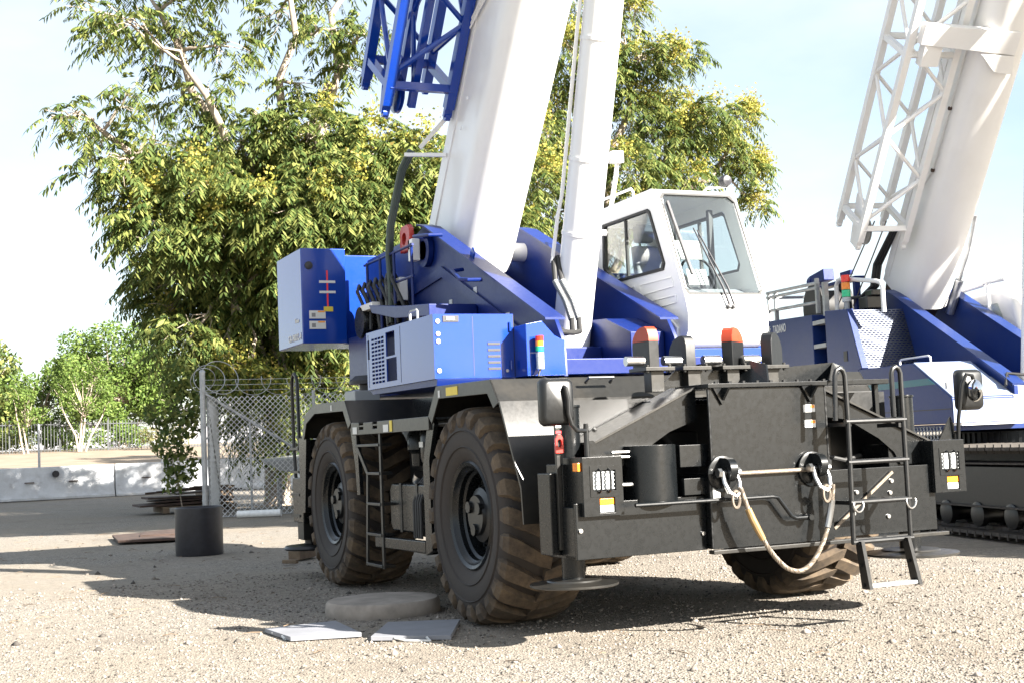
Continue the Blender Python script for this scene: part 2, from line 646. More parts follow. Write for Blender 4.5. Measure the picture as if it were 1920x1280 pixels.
# bank of dry earth behind the barrier
bx = np.linspace(-60, 120, 60)
by = np.concatenate([np.linspace(46.7, 80, 30), np.linspace(90, 400, 12)])
BX, BY = np.meshgrid(bx, by)
BZ = np.interp(BY, [46.7, 52, 66, 80, 400], [1.18, 1.35, 1.95, 2.2, 2.4]) + 0.06 * vnoise(BX, BY, 9)
V = np.stack([BX.ravel(), BY.ravel(), BZ.ravel()], 1)
ii = (np.arange(len(by) - 1)[:, None] * len(bx) + np.arange(len(bx) - 1)[None, :]).ravel()
F = np.stack([ii, ii + 1, ii + len(bx) + 1, ii + len(bx)], 1)
bank = mesh_np('earth_bank', V, F, 'dry_earth')
bank.data.polygons.foreach_set('use_smooth', [True] * len(bank.data.polygons))
struct(bank)


def bank_z(y):
    return float(np.interp(y, [46.7, 52, 66, 80, 400], [1.18, 1.35, 1.95, 2.2, 2.4]))
# ================================================================== crane in front
C1 = thing('rough_terrain_crane', 'big blue, white and black rough-terrain crane on four huge dusty tyres, in front', 'crane', (0, 4, 0))


def wheel_meshes():
    R = 0.894
    ty = MB()
    half = [(0.425, 0.285), (0.45, 0.315), (0.53, 0.352), (0.63, 0.368), (0.72, 0.365), (0.79, 0.345), (0.825, 0.30), (0.838, 0.20), (0.842, 0.0)]
    prof = half + [(r, -a) for r, a in reversed(half[:-1])] + [(0.40, -0.25), (0.40, 0.25)]
    ty.lathe(prof, (0, 0, 0), 'x', 56, closed=True)
    for rr, aa in ((0.565, 0.3625), (0.70, 0.371)):      # raised rings on the sidewall
        for sg in (1, -1):
            ty.lathe([(rr - 0.012, sg * (aa - 0.01)), (rr, sg * (aa + 0.006)), (rr + 0.012, sg * (aa - 0.008))], (0, 0, 0), 'x', 56, closed=True)
    tr_ = MB()
    N = 24
    sec = [(-0.02, 0.888, 0.0, 0.058), (0.09, 0.894, 0.05, 0.062), (0.2, 0.893, 0.12, 0.07), (0.29, 0.885, 0.17, 0.076), (0.352, 0.862, 0.195, 0.076),
           (0.38, 0.81, 0.2, 0.066), (0.378, 0.745, 0.2, 0.05)]
    for sg in (1, -1):
        for k in range(N):
            p0_ = 2 * math.pi * (k + (0.5 if sg < 0 else 0)) / N
            vs_, fs_ = [], []
            for a, ro, dp, hw in sec:
                dr = 0.075 if a < 0.36 else 0.05
                for (rad, w_) in ((ro - dr, hw * 1.3), (ro, hw), (ro, -hw), (ro - dr, -hw * 1.3)):
                    th = p0_ + dp + w_
                    aa = a if rad == ro or a < 0.3 else a - 0.035
                    vs_.append((sg * aa, math.cos(th) * rad, math.sin(th) * rad))
            for i in range(len(sec) - 1):
                for j in range(4):
                    j2 = (j + 1) % 4
                    fs_.append((i * 4 + j, i * 4 + j2, i * 4 + 4 + j2, i * 4 + 4 + j))
            fs_ += [(3, 2, 1, 0), tuple(range(len(vs_) - 4, len(vs_)))]
            tr_.add(vs_, fs_)
    ri = MB()
    ri.lathe([(0.405, -0.28), (0.405, 0.27), (0.445, 0.285), (0.452, 0.318), (0.436, 0.332), (0.408, 0.318), (0.395, 0.29), (0.372, 0.275), (0.368, 0.235),
              (0.345, 0.22), (0.338, 0.12), (0.30, 0.105), (0.0, 0.105)], (0, 0, 0), 'x', 48)
    hb = MB()
    hb.lathe([(0.27, 0.10), (0.27, 0.15), (0.235, 0.165), (0.225, 0.225), (0.17, 0.245), (0.16, 0.275), (0.0, 0.275)], (0, 0, 0), 'x', 28)
    bo = MB()
    for k in range(20):
        th = 2 * math.pi * k / 20
        c_, s_ = math.cos(th) * 0.305, math.sin(th) * 0.305
        bo.cyl((0.1, c_, s_), (0.145, c_, s_), 0.014, 6)
    for k in range(3):
        th = 2 * math.pi * k / 3 + 0.4
        c_, s_ = math.cos(th) * 0.12, math.sin(th) * 0.12
        bo.cyl((0.25, c_, s_), (0.3, c_, s_), 0.05, 8)
    return ty, tr_, ri, hb, bo


def make_wheels():
    ty, tr_, ri, hb, bo = wheel_meshes()
    rim0 = ri.build('wheel', 'black', C1)
    kids = [ty.build('tyre', 'tyre', rim0, ang=50), tr_.build('tyre_tread', 'tyre_tread', rim0, ang=25), hb.build('hub', 'black_satin', rim0), stuff(bo.build('wheel_bolts', 'black_satin', rim0))]
    off = Vector(C1['off'])
    for i, (x, y, rz, rx) in enumerate(((-1.432, 1.98, math.pi, 0.1), (-1.432, 5.93, math.pi, 0.33), (1.432, 1.98, 0, 0.2), (1.432, 5.93, 0, 0.5))):
        w = rim0
        if i:
            w = rim0.copy()
            COL.objects.link(w)
            w.parent = C1
            for kd in kids:
                c_ = kd.copy()
                COL.objects.link(c_)
                c_.parent = w
        w.location = Vector((x, y, 0.885)) + off
        w.rotation_euler = (rx, 0, rz)
        w['label'] = ['near front wheel, sidewall in shade', 'near rear wheel, in shade', 'far front wheel, sunlit dusty tread', 'far rear wheel'][i]


make_wheels()

# ---- carrier
b = MB()
for s in (-1, 1):
    b.box(s * 0.62 - 0.14, s * 0.62 + 0.14, 0.45, 7.6, 0.72, 1.5)
b.box(-0.5, 0.5, 2.6, 5.2, 0.9, 1.6)
b.build('chassis_frame', 'black_satin', C1, 0.01)
for y in (1.98, 5.93):
    b = MB()
    b.cyl((-1.2, y, 0.88), (1.2, y, 0.88), 0.17, 16)
    b.lathe([(0.15, -0.4), (0.34, -0.2), (0.36, 0), (0.34, 0.2), (0.15, 0.4)], (0, y, 0.88), 'x', 20)
    b.build('axle', 'black_satin', C1)

FEN_F = [(2.74, 1.73), (2.53, 1.98), (1.34, 1.97), (1.19, 1.78)]
FEN_R = [(6.95, 1.62), (6.83, 1.86), (6.45, 1.99), (5.23, 1.98), (5.03, 1.74)]


def fender(side, pts, inner, front):
    """bent top plate with a deep lip along the outer edge"""
    xo = 1.8
    f_ = MB()
    for (a, c) in zip(pts[:-1], pts[1:]):
        d = Vector((c[0] - a[0], c[1] - a[1])).normalized()
        nrm = Vector((-d.y, d.x))
        if nrm.y < 0:
            nrm = -nrm
        t_ = 0.018
        q = [a, c, (c[0] - nrm.x * t_, c[1] - nrm.y * t_), (a[0] - nrm.x * t_, a[1] - nrm.y * t_)]
        x0_, x1_ = side * xo, side * inner
        f_.px(q, x0_, x1_)
    fo = f_.build('fender', 'deck_grey', C1)
    lip = MB()
    low = [(y + (0.0), z - 0.115) for y, z in pts]
    if front:
        low = [(2.66, 1.66), (2.47, 1.87), (1.4, 1.86), (1.29, 1.74)]
    else:
        low = [(6.87, 1.6), (6.76, 1.78), (6.4, 1.88), (5.3, 1.87), (5.13, 1.68)]
    poly = pts + list(reversed(low))
    lip.px(poly, side * (xo + 0.004), side * (xo - 0.014))
    lip.build('fender_lip', 'deck_grey', fo, 0.004)
    return fo


for s in (-1, 1):
    fo = fender(s, FEN_F, 0.95, True)
    fender(s, FEN_R, 0.95, False)
    # front apron plate that slopes down ahead of the tyre
    ap = MB()
    ap.px([(1.19, 1.78), (0.85, 1.12), (0.83, 0.86), (0.81, 0.86), (0.83, 1.13), (1.17, 1.79)], s * 1.8, s * 1.2)
    ap.build('mudguard_apron', 'deck_grey', C1)
    # side skirts that carry the fenders
    sk = MB()
    sk.px([(2.74, 1.73), (2.66, 1.66), (2.82, 1.35), (2.82, 0.55), (2.98, 0.5), (2.98, 1.3), (2.86, 1.6)], s * 1.78, s * 1.74)
    sk.box(s * 1.76, s * 1.1, 2.84, 2.86, 0.55, 1.6)
    sk.build('arch_panel', 'black', C1)
    sk = MB()
    sk.px([(5.03, 1.74), (5.13, 1.68), (5.0, 1.3), (4.96, 1.0), (4.86, 1.0), (4.9, 1.5)], s * 1.78, s * 1.74)
    sk.build('arch_panel', 'black', C1)
    sk = MB()
    sk.px([(6.95, 1.62), (6.87, 1.6), (7.0, 0.75), (7.2, 0.75), (7.2, 1.62)], s * 1.78, s * 1.72)
    sk.box(s * 1.74, s * 0.8, 7.05, 7.1, 0.75, 1.6)
    sk.build('arch_panel', 'black', C1)

# side deck strip with lifting notches, seen on the near side
for s in (-1, 1):
    b = MB()
    strip = [(2.74, 1.61), (2.74, 1.73), (4.18, 1.73), (4.18, 1.66), (4.32, 1.66), (4.32, 1.73), (4.62, 1.73), (4.62, 1.66), (4.76, 1.66), (4.76, 1.73), (5.03, 1.74), (5.03, 1.61)]
    b.px(strip, s * 1.802, s * 1.78)
    d = b.build('deck_edge', 'deck_grey', C1, 0.004)
    MB().box(s * 1.80, s * 1.0, 2.8, 5.0, 1.69, 1.705).build('side_deck', 'deck_grey', C1)
    # tall glossy panel behind the deck
    MB().box(s * 1.05, s * 1.0, 2.6, 5.3, 1.706, 1.97).build('inner_panel', 'black', C1)
    # compartment back and floor sill
    MB().box(s * 1.2, s * 1.17, 2.87, 4.95, 0.55, 1.68).build('compartment_back', 'black_satin', C1)
b = MB()
b.px([(3.0, 0.52), (4.42, 0.5), (4.42, 0.6), (3.0, 0.62)], -1.78, -1.70)
b.box(-1.74, -1.2, 3.0, 4.4, 0.5, 0.52)
b.build('sill', 'black', C1, 0.006)
MB().box(-0.99, 0.99, 1.36, 7.0, 1.88, 1.955).build('deck_plate', 'black', C1, 0.006)
MB().lathe([(0.85, 1.95), (0.9, 1.97), (0.9, 2.02), (0.83, 2.03), (0.83, 2.05)], (0, 4.2, 0), 'z', 40).build('slewing_ring', 'black_satin', C1)
# decals on the lip
for (y0_, y1_, z0_, z1_, mt_, nm) in ((2.02, 2.28, 1.885, 1.955, 'label_yellow', 'yellow_sticker'), (3.72, 3.79, 1.62, 1.725, 'label_yellow', 'yellow_sticker'),
                                      (3.83, 3.98, 1.62, 1.69, 'label_white', 'white_sticker'), (4.82, 4.96, 1.62, 1.69, 'label_white', 'white_sticker'),
                                      (2.43, 2.47, 1.88, 1.94, 'label_white', 'white_sticker'), (5.7, 5.74, 1.89, 1.95, 'label_white', 'white_sticker')):
    MB().box(-1.808, -1.8035, y0_, y1_, z0_, z1_).build(nm, mt_, C1)

# fuel tank, filters and pipes inside the compartment
b = MB()
sec_ = [(3.3, 0.66), (4.22, 0.66), (4.28, 0.72), (4.28, 1.06), (4.22, 1.12), (3.3, 1.12), (3.25, 1.06), (3.25, 0.72)]
b.px(sec_, -1.66, -1.22)
tk = b.build('fuel_tank', 'black', C1, 0.02)
for y in (3.5, 3.95):
    b = MB()
    b.px([(y - 0.03, 0.655), (y + 0.03, 0.655), (y + 0.03, 1.125), (y - 0.03, 1.125)], -1.668, -1.22)
    b.build('tank_strap', 'black_satin', tk, 0.004)
b = MB()
b.cyl((-1.5, 3.85, 1.13), (-1.5, 3.8, 1.2), 0.07, 14)
b.build('filler_cap', 'steel', tk)
b = MB()
b.lathe([(0.0, 0.0), (0.12, 0.02), (0.13, 0.06), (0.13, 0.3), (0.11, 0.34), (0.0, 0.36)], (-1.5, 3.42, 1.3), 'z', 20)
f_ = b.build('filter_canister', 'black', C1)
MB().box(-1.632, -1.626, 3.37, 3.47, 1.46, 1.51).build('white_sticker', 'label_white', f_)
b = MB()
b.lathe([(0.0, 0.0), (0.07, 0.0), (0.075, 0.12), (0.11, 0.16), (0.11, 0.3), (0.08, 0.36), (0, 0.37)], (-1.45, 3.98, 1.28), 'z', 18)
b.build('filter_canister', 'black', C1)
b = MB()
for k in range(4):
    y = 3.3 + 0.06 * k
    b.tube([(-1.5, y, 1.32), (-1.56, y + 0.02, 1.2), (-1.62, y + 0.05, 1.12), (-1.68, y + 0.05, 0.95), (-1.68, y + 0.05, 0.62)], 0.014, 6)
b.tube([(-1.3, 4.2, 1.6), (-1.42, 4.1, 1.45), (-1.4, 3.8, 1.4), (-1.4, 3.5, 1.32), (-1.35, 3.1, 1.2)], 0.03, 8)
b.build('hoses', 'rubber', C1)

# side ladder between the near wheels
b = MB()
b.beam((-1.78, 4.16, 1.7), (-1.78, 4.16, 0.3), 0.02, 0.05, (0, 1, 0))
ld = b.build('side_ladder', 'black_satin', C1)
b = MB()
for p_, q_ in (((-1.78, 4.93, 1.62), (-1.78, 4.92, 1.5)), ((-1.78, 4.92, 1.5), (-1.78, 4.58, 1.22)), ((-1.78, 4.58, 1.22), (-1.78, 4.68, 0.3))):
    b.beam(p_, q_, 0.02, 0.05, (0, 1, 0))
b.build('ladder_rail', 'black_satin', ld)
for z, y1_ in ((1.5, 4.92), (1.22, 4.58), (0.92, 4.61), (0.62, 4.64), (0.32, 4.68)):
    MB().box(-1.8, -1.66, 4.17, y1_, z - 0.014, z + 0.014).build('ladder_step', 'black_satin', ld, 0.004)

# rear access ladder with hooped handrail, and rear outrigger
b = MB()
b.tube([(-1.7, 7.62, 0.8), (-1.7, 7.72, 1.5), (-1.7, 7.74, 2.3), (-1.7, 7.7, 2.37), (-1.7, 7.62, 2.41), (-1.7, 7.53, 2.37), (-1.7, 7.49, 2.3), (-1.7, 7.46, 1.5)], 0.022, 8)
b.tube([(-1.7, 7.36, 1.5), (-1.7, 7.32, 0.68)], 0.022, 8)
rl = b.build('rear_ladder', 'black_satin', C1)
for z in (1.5, 1.22, 0.95, 0.7):
    MB().box(-1.76, -1.64, 7.33, 7.7, z - 0.015, z + 0.015).build('ladder_step', 'black_satin', rl)
b = MB()
b.box(-1.75, 1.75, 7.2, 7.65, 0.62, 1.15)
b.build('rear_outrigger_beam', 'black', C1, 0.01)
for s in (-1, 1):
    b = MB()
    b.box(s * 1.62 - 0.12, s * 1.62 + 0.12, 7.24, 7.5, 0.42, 0.62)
    b.cyl((s * 1.62, 7.38, 0.5), (s * 1.62, 7.38, 0.34), 0.07, 14)
    b.lathe([(0.3, 0.3), (0.32, 0.32), (0.3, 0.35), (0.1, 0.37)], (s * 1.62, 7.38, 0), 'z', 28)
    b.build('rear_outrigger_foot', 'black_satin', C1)
# air cleaner mushroom and pale boxes behind the near rear fender
b = MB()
b.lathe([(0.1, 1.96), (0.1, 2.22), (0.22, 2.23), (0.22, 2.27), (0.15, 2.33), (0.0, 2.34)], (-1.0, 6.9, 0), 'z', 22)
b.build('air_intake_cap', 'plastic_black', C1)
MB().box(-1.35, -1.05, 6.3, 6.7, 1.99, 2.13).build('rear_box', 'grey_paint', C1, 0.008)

# ---- front end
b = MB()
b.box(-1.75, -0.695, 0.05, 0.08, 0.64, 1.03)
b.box(-1.75, -0.695, 0.08, 0.45, 0.66, 1.0)
b.build('bumper_panel', 'black', C1, 0.004)
b = MB()
b.box(0.375, 1.43, 0.05, 0.08, 0.65, 1.16)
b.box(0.375, 1.43, 0.08, 0.45, 0.66, 1.1)
b.build('bumper_panel', 'black', C1, 0.004)
b = MB()
b.box(-0.66, 0.37, -0.012, 0.02, 1.185, 1.80)
b.build('front_plate', 'black', C1, 0.004)
b = MB()
b.box(-0.693, 0.372, -0.03, 0.45, 0.645, 1.172)
b.build('front_plate_low', 'black', C1, 0.004)
b = MB()
b.box(-0.68, 0.38, -0.04, 0.42, 1.802, 1.835)
b.build('front_plate_cap', 'black', C1, 0.004)
for x in (-0.56, 0.22):
    b = MB()
    b.prism([(x - 0.07, -0.0125, 1.80), (x + 0.07, -0.0125, 1.80), (x, -0.0125, 1.68)], (0, -0.02, 0))
    b.prism([(x, -0.0125, 1.80), (x, -0.0125, 1.69), (x, -0.12, 1.80)], (0.02, 0, 0))
    b.build('gusset', 'black', C1)
b = MB()
b.box(-0.72, 1.44, -0.07, 0.0, 0.612, 0.640)
b.build('bumper_lip', 'deck_grey', C1, 0.004)
MB().box(-1.6, 1.4, 0.55, 0.62, 0.7, 1.76).build('bulkhead', 'black_satin', C1)
# sloping gussets either side of the front plate
for nm, poly in (('sloping_gusset', [(-0.665, 1.81), (-1.54, 1.43), (-1.54, 1.22), (-1.3, 1.27), (-0.9, 1.5), (-0.665, 1.58)]),
                 ('sloping_gusset', [(0.375, 1.81), (1.49, 1.33), (1.49, 1.17), (1.2, 1.17), (1.14, 1.27), (1.0, 1.38), (0.7, 1.54), (0.375, 1.58)])):
    b = MB()
    b.py(poly, 0.16, 0.19)
    o_ = b.build(nm, 'black', C1)
    b = MB()
    (xa, za), (xb, zb) = poly[0], poly[1]
    b.prism([(xa, 0.13, za + 0.003), (xb, 0.13, zb + 0.003), (xb, 0.52, zb + 0.003), (xa, 0.52, za + 0.003)], (0, 0, 0.016))
    b.build('gusset_flange', 'deck_grey', o_)
# drum-shaped cover left of the front plate
b = MB()
half_c = [(-1.09 + 0.2 * math.cos(math.radians(a)), 0.16 + 0.2 * math.sin(math.radians(a))) for a in range(180, 361, 12)]
b.pz(half_c + [(-0.89, 0.4), (-1.29, 0.4)], 0.995, 1.41)
b.build('drum_cover', 'black', C1, 0.004, ang=25)
b = MB()
b.box(-0.885, -0.64, 0.06, 0.1, 1.24, 1.40)
b.box(-0.885, -0.69, 0.02, 0.06, 1.04, 1.16)
b.build('bracket_plate', 'black', C1, 0.004)
b = MB()
for z in (1.335, 1.37):
    b.cyl((-1.42, 0.1, z), (-1.28, 0.1, z), 0.012, 10)
b.cyl((-1.4, 0.08, 1.14), (-1.28, 0.08, 1.14), 0.016, 10)
b.build('hydraulic_lines', 'steel', C1)
# tie bar and bent handle rod
b = MB()
b.cyl((-0.55, -0.06, 1.178), (0.2, -0.06, 1.178), 0.016, 10)
b.build('tie_bar', 'wire_rope', C1)
b = MB()
b.tube([(-1.36, -0.1, 1.0), (-0.22, -0.1, 1.0), (-0.17, -0.1, 0.99), (-0.06, -0.1, 0.85), (-0.02, -0.1, 0.83), (0.12, -0.1, 0.83)], 0.015, 10)
b.cyl((0.1, -0.02, 0.83), (0.1, -0.13, 0.83), 0.022, 10)
b.build('handle_rod', 'black', C1)
# stickers on the front plate
for z in (1.605, 1.49):
    o_ = MB().box(0.165, 0.27, -0.0165, -0.0125, z, z + 0.055).build('warning_sticker', 'label_white', C1)
    MB().box(0.22, 0.265, -0.0185, -0.0165, z + 0.03, z + 0.052).build('sticker_band', 'label_orange', o_)
    MB().box(0.2, 0.215, -0.0185, -0.0165, z + 0.008, z + 0.03).build('sticker_mark', 'label_grey', o_)
MB().box(-0.68, -0.62, -0.0345, -0.0305, 1.0, 1.12).build('white_sticker', 'label_white', C1)
for (x, z) in ((-1.72, 0.84), (-0.73, 0.76), (-0.73, 1.0), (0.62, 0.82), (0.66, 0.98), (0.95, 0.78), (0.98, 0.96), (1.0, 1.05)):
    MB().cyl((x, 0.05, z), (x, 0.036, z), 0.016, 8).build('bolt_head', 'steel', C1)
b = MB()
b.beam((0.42, 0.03, 0.72), (1.0, 0.03, 1.12), 0.014, 0.022)
b.build('diagonal_bar', 'wire_rope', C1)

for x in [-0.6 + 0.12 * k for k in range(9)]:
    MB().cyl((x, -0.02, 1.835), (x, -0.02, 1.85), 0.016, 6).build('bolt_head', 'black_satin', C1)
b = MB()
rw_ = np.random.default_rng(4)
for (p_, q_) in (((-0.662, -0.01, 1.19), (-0.662, -0.01, 1.8)), ((0.372, -0.01, 1.19), (0.372, -0.01, 1.8)), ((-0.66, -0.02, 1.18), (0.37, -0.02, 1.18)), ((-0.695, -0.02, 0.65), (-0.695, -0.02, 1.17))):
    n_ = 40
    b.tube([Vector(p_).lerp(Vector(q_), k / n_) for k in range(n_ + 1)], [0.008 + 0.003 * rw_.random() for _ in range(n_ + 1)], 6)
stuff(b.build('weld_beads', 'black_satin', C1))
b = MB()
b.tube([(-1.25, 0.5, 1.5), (-1.15, 0.42, 1.35), (-1.0, 0.4, 1.45), (-0.85, 0.42, 1.52), (-0.72, 0.45, 1.4)], 0.02, 8)
b.tube([(-1.35, 0.5, 1.55), (-1.2, 0.46, 1.42), (-1.0, 0.45, 1.5), (-0.8, 0.47, 1.6), (-0.7, 0.5, 1.5)], 0.016, 8)
b.tube([(0.5, 0.45, 1.3), (0.62, 0.35, 1.26), (0.8, 0.35, 1.22), (1.0, 0.4, 1.25)], 0.018, 8)
stuff(b.build('brake_hoses', 'rubber', C1))

# pad eyes for the tow sling
for x in (-0.59, 0.2):
    b = MB()
    hole = [(-0.12 + 0.03 * math.cos(a), 1.19 + 0.03 * math.sin(a)) for a in np.linspace(0, 2 * math.pi, 13)[:-1]]
    prof = [(-0.031, 1.05), (-0.031, 1.30)] + [(-0.11 + 0.085 * math.cos(math.radians(a)), 1.21 + 0.085 * math.sin(math.radians(a))) for a in range(85, 300, 18)]
    b.px(prof, x - 0.03, x + 0.03, [hole])
    b.lathe([(0.13, -0.031), (0.13, -0.045), (0.11, -0.05)], (x, 0, 1.18), 'y', 24)
    b.build('pad_eye', 'black', C1, 0.004)

# light boxes with headlights
for s in (-1, 1):
    xa, xb = (-1.708, -1.393) if s < 0 else (1.393, 1.708)
    z0_, z1_ = 0.936, 1.346
    b = MB()
    hl = [(xa + 0.08, 1.11), (xb - 0.06, 1.11), (xb - 0.06, 1.25), (xa + 0.08, 1.25)]
    tl = [(xa + 0.125, 0.955), (xb - 0.07, 0.955), (xb - 0.07, 1.06), (xa + 0.125, 1.06)]
    b.py([(xa, z0_), (xb, z0_), (xb, z1_), (xa, z1_)], 0.0, 0.02, [hl, tl])
    b.box(xa, xa + 0.02, 0.02, 0.3, z0_, z1_)
    b.box(xb - 0.02, xb, 0.02, 0.3, z0_, z1_)
    b.box(xa + 0.02, xb - 0.02, 0.02, 0.3, z1_ - 0.02, z1_)
    b.box(xa + 0.02, xb - 0.02, 0.02, 0.3, z0_, z0_ + 0.02)
    lb = b.build('light_box', 'black', C1, 0.003)
    b = MB()
    b.py([(xa + 0.055, 1.07), (xb - 0.035, 1.07), (xb - 0.035, 1.285), (xa + 0.055, 1.285)], -0.004, 0.0, [[(xa + 0.078, 1.108), (xb - 0.058, 1.108), (xb - 0.058, 1.252), (xa + 0.078, 1.252)]])
    b.build('lamp_surround', 'black', lb)
    b = MB()
    b.box(xa + 0.082, xb - 0.062, 0.012, 0.05, 1.112, 1.248)
    b.build('headlight', 'lens_clear', lb, 0.01)
    b = MB()
    for k in range(5):
        zz = 1.12 + 0.028 * k
        b.box(xa + 0.085, xb - 0.065, 0.006, 0.0118, zz, zz + 0.008)
    b.build('headlight_ribs', 'lens_clear', lb)
    b = MB()
    for xg in (xa + 0.125, xb - 0.115):
        b.tube([(xg, 0.0, 1.262), (xg, -0.03, 1.25), (xg, -0.035, 1.18), (xg, -0.03, 1.11), (xg, 0.0, 1.098)], 0.008, 6)
    b.build('lamp_guard', 'black_satin', lb)
    b = MB()
    b.box(xa + 0.13, xb - 0.075, 0.008, 0.03, 1.012, 1.056)
    b.build('turn_signal', 'lens_orange', lb, 0.004)
    b = MB()
    b.box(xa + 0.13, xb - 0.075, 0.008, 0.03, 0.959, 1.009)
    b.build('position_lamp', 'lens_clear', lb, 0.004)
    # triangular stiffener on top
    b = MB()
    xs = -1.62 if s < 0 else 1.55
    b.py([(xs, 1.347), (xs + 0.16, 1.347), (xs + (0.06 if s < 0 else 0.16), 1.46), (xs + (0.0 if s < 0 else 0.13), 1.53 if s > 0 else 1.46)], 0.1, 0.115)
    b.build('stiffener', 'black', C1)
b = MB()
b.box(-1.735, -1.71, 0.02, 0.1, 1.25, 1.31)
b.build('side_marker_lamp', 'lens_orange', C1, 0.004)
MB().box(1.1, 1.39, 0.18, 0.5, 0.94, 1.33).build('outrigger_housing', 'black', C1, 0.006)
b = MB()
b.box(-1.82, -1.755, 0.3, 0.5, 0.66, 1.24)
b.box(-1.72, -1.55, 0.32, 0.55, 0.9, 1.3)
b.build('outrigger_housing', 'black', C1, 0.006)

# front outrigger jacks
for s, xc, pr_ in ((-1, -1.62, 0.32), (1, 1.43, 0.38)):
    b = MB()
    b.cyl((xc, 0.38, 1.3), (xc, 0.38, 1.7), 0.09, 20)
    b.cyl((xc, 0.38, 1.7), (xc, 0.38, 1.72), 0.098, 20)
    b.box(xc - 0.12, xc + 0.12, 0.25, 0.51, 0.64, 1.3)
    b.cyl((xc, 0.38, 0.48), (xc, 0.38, 0.66), 0.085, 18)
    j_ = b.build('outrigger_jack', 'black', C1, 0.004)
    b = MB()
    b.lathe([(pr_ * 0.97, 0.432), (pr_, 0.438), (pr_, 0.452), (pr_ * 0.62, 0.468), (pr_ * 0.6, 0.478), (0.1, 0.486)], (xc, 0.38, 0), 'z', 36)
    b.build('float_pad', 'deck_grey', j_, ang=20)

# mirrors
def mirror(s):
    xc = s * (1.84 if s < 0 else 1.885)
    w_, h_ = 0.125, 0.165
    b_ = MB()
    def rr(sc, y):
        out = []
        for cx, cz, a0 in ((w_ - 0.045, h_ - 0.045, 0), (-w_ + 0.045, h_ - 0.045, 90), (-w_ + 0.045, -h_ + 0.045, 180), (w_ - 0.045, -h_ + 0.045, 270)):
            for k in range(5):
                a = math.radians(a0 + 22.5 * k)
                out.append((xc + (cx + 0.045 * math.cos(a)) * sc, y, 1.74 + (cz + 0.045 * math.sin(a)) * sc))
        return out
    rings = [rr(0.8, 0.045), rr(0.93, 0.06), rr(1.0, 0.09), rr(1.0, 0.13), rr(0.96, 0.135)]
    n_ = len(rings[0])
    vs_ = [p for r_ in rings for p in r_]
    fs_ = [tuple(range(n_))] + [tuple(range(len(vs_) - 1, len(vs_) - 1 - n_, -1))]
    for i in range(len(rings) - 1):
        for k in range(n_):
            fs_.append((i * n_ + k, i * n_ + (k + 1) % n_, (i + 1) * n_ + (k + 1) % n_, (i + 1) * n_ + k))
    b_.add(vs_, fs_)
    mo = b_.build('mirror', 'black_satin', C1, ang=50)
    b_ = MB()
    if s < 0:
        b_.tube([(-1.8, 0.05, 1.84), (-1.8, 0.02, 1.83), (-1.785, 0.02, 1.75), (-1.785, 0.02, 1.65), (-1.765, 0.02, 1.58), (-1.72, 0.03, 1.535), (-1.64, 0.06, 1.53)], 0.016, 10)
        b_.cyl((-1.63, 0.07, 1.34), (-1.63, 0.07, 1.58), 0.018, 10)
    else:
        b_.tube([(1.72, 0.07, 1.35), (1.715, 0.05, 1.5), (1.73, 0.0, 1.78), (1.76, -0.02, 1.86), (1.82, -0.02, 1.85), (1.87, 0.0, 1.76), (1.88, 0.05, 1.74)], 0.016, 10)
    b_.build('mirror_arm', 'black_satin', mo)
    if s > 0:
        b_ = MB()
        b_.lathe([(0.0, -0.03), (0.05, -0.028), (0.085, -0.01), (0.09, 0.0), (0.085, 0.004)], (1.82, -0.04, 1.73), 'x', 22)
        b_.build('round_mirror', 'mirror_glass', mo)


mirror(-1)
mirror(1)
# red lock lever with stickers behind the near light box
b = MB()
b.box(-1.775, -1.74, 0.26, 0.29, 0.7, 1.62)
lv = b.build('lock_lever', 'deck_grey', C1, 0.003)
b = MB()
hole = [(-1.757 + 0.018 * math.cos(a), 1.45 + 0.03 * math.sin(a)) for a in np.linspace(0, 2 * math.pi, 13)[:-1]]
b.py([(-1.79, 1.38), (-1.725, 1.38), (-1.725, 1.48), (-1.745, 1.515), (-1.77, 1.515), (-1.79, 1.48)], 0.235, 0.258, [hole])
b.build('lever_grip', 'red', lv, 0.003)
MB().box(-1.778, -1.735, 0.25, 0.255, 1.56, 1.615).build('sticker', 'label_white', lv)
MB().box(-1.778, -1.735, 0.25, 0.255, 1.52, 1.538).build('sticker', 'mark_red', lv)
# front fascia plate above the void, running across
b = MB()
b.px([(1.34, 1.972), (1.19, 1.80), (1.19, 1.735), (1.205, 1.735), (1.205, 1.79), (1.35, 1.955)], -1.2, 1.2)
b.build('fascia', 'deck_grey', C1)
b = MB()
b.box(-0.9, 0.9, 0.42, 1.2, 1.70, 1.735)
b.build('front_deck', 'black', C1, 0.004)
b = MB()
b.tube([(-1.02, 1.22, 1.92), (-1.02, 1.16, 1.955), (-0.80, 1.16, 1.955), (-0.80, 1.22, 1.92)], 0.014, 8)
b.build('grab_handle', 'black_satin', C1)
# wedge troughs over the front plate
b = MB()
b.py([(-0.80, 1.84), (-0.64, 1.985), (-0.07, 2.045), (-0.2, 1.84)], 0.42, 0.44)
b.prism([(-0.07, 0.43, 2.045), (-0.2, 0.43, 1.84), (-0.06, 0.1, 1.84), (0.0, 0.2, 1.98)], (0.015, 0, 0))
b.build('hook_trough', 'black', C1)
b = MB()
b.py([(0.16, 1.84), (0.2, 1.96), (0.8, 2.0), (0.72, 1.84)], 0.42, 0.44)
b.prism([(0.80, 0.43, 2.0), (0.72, 0.43, 1.84), (0.5, 0.05, 1.84), (0.72, 0.2, 1.95)], (0.015, 0, 0))
b.build('hook_trough', 'black', C1)
b = MB()
b.box(0.55, 1.15, 0.18, 0.5, 1.81, 1.85)
b.box(1.1, 1.14, 0.3, 0.34, 1.4, 1.81)
b.build('step_shelf', 'black', C1, 0.004)

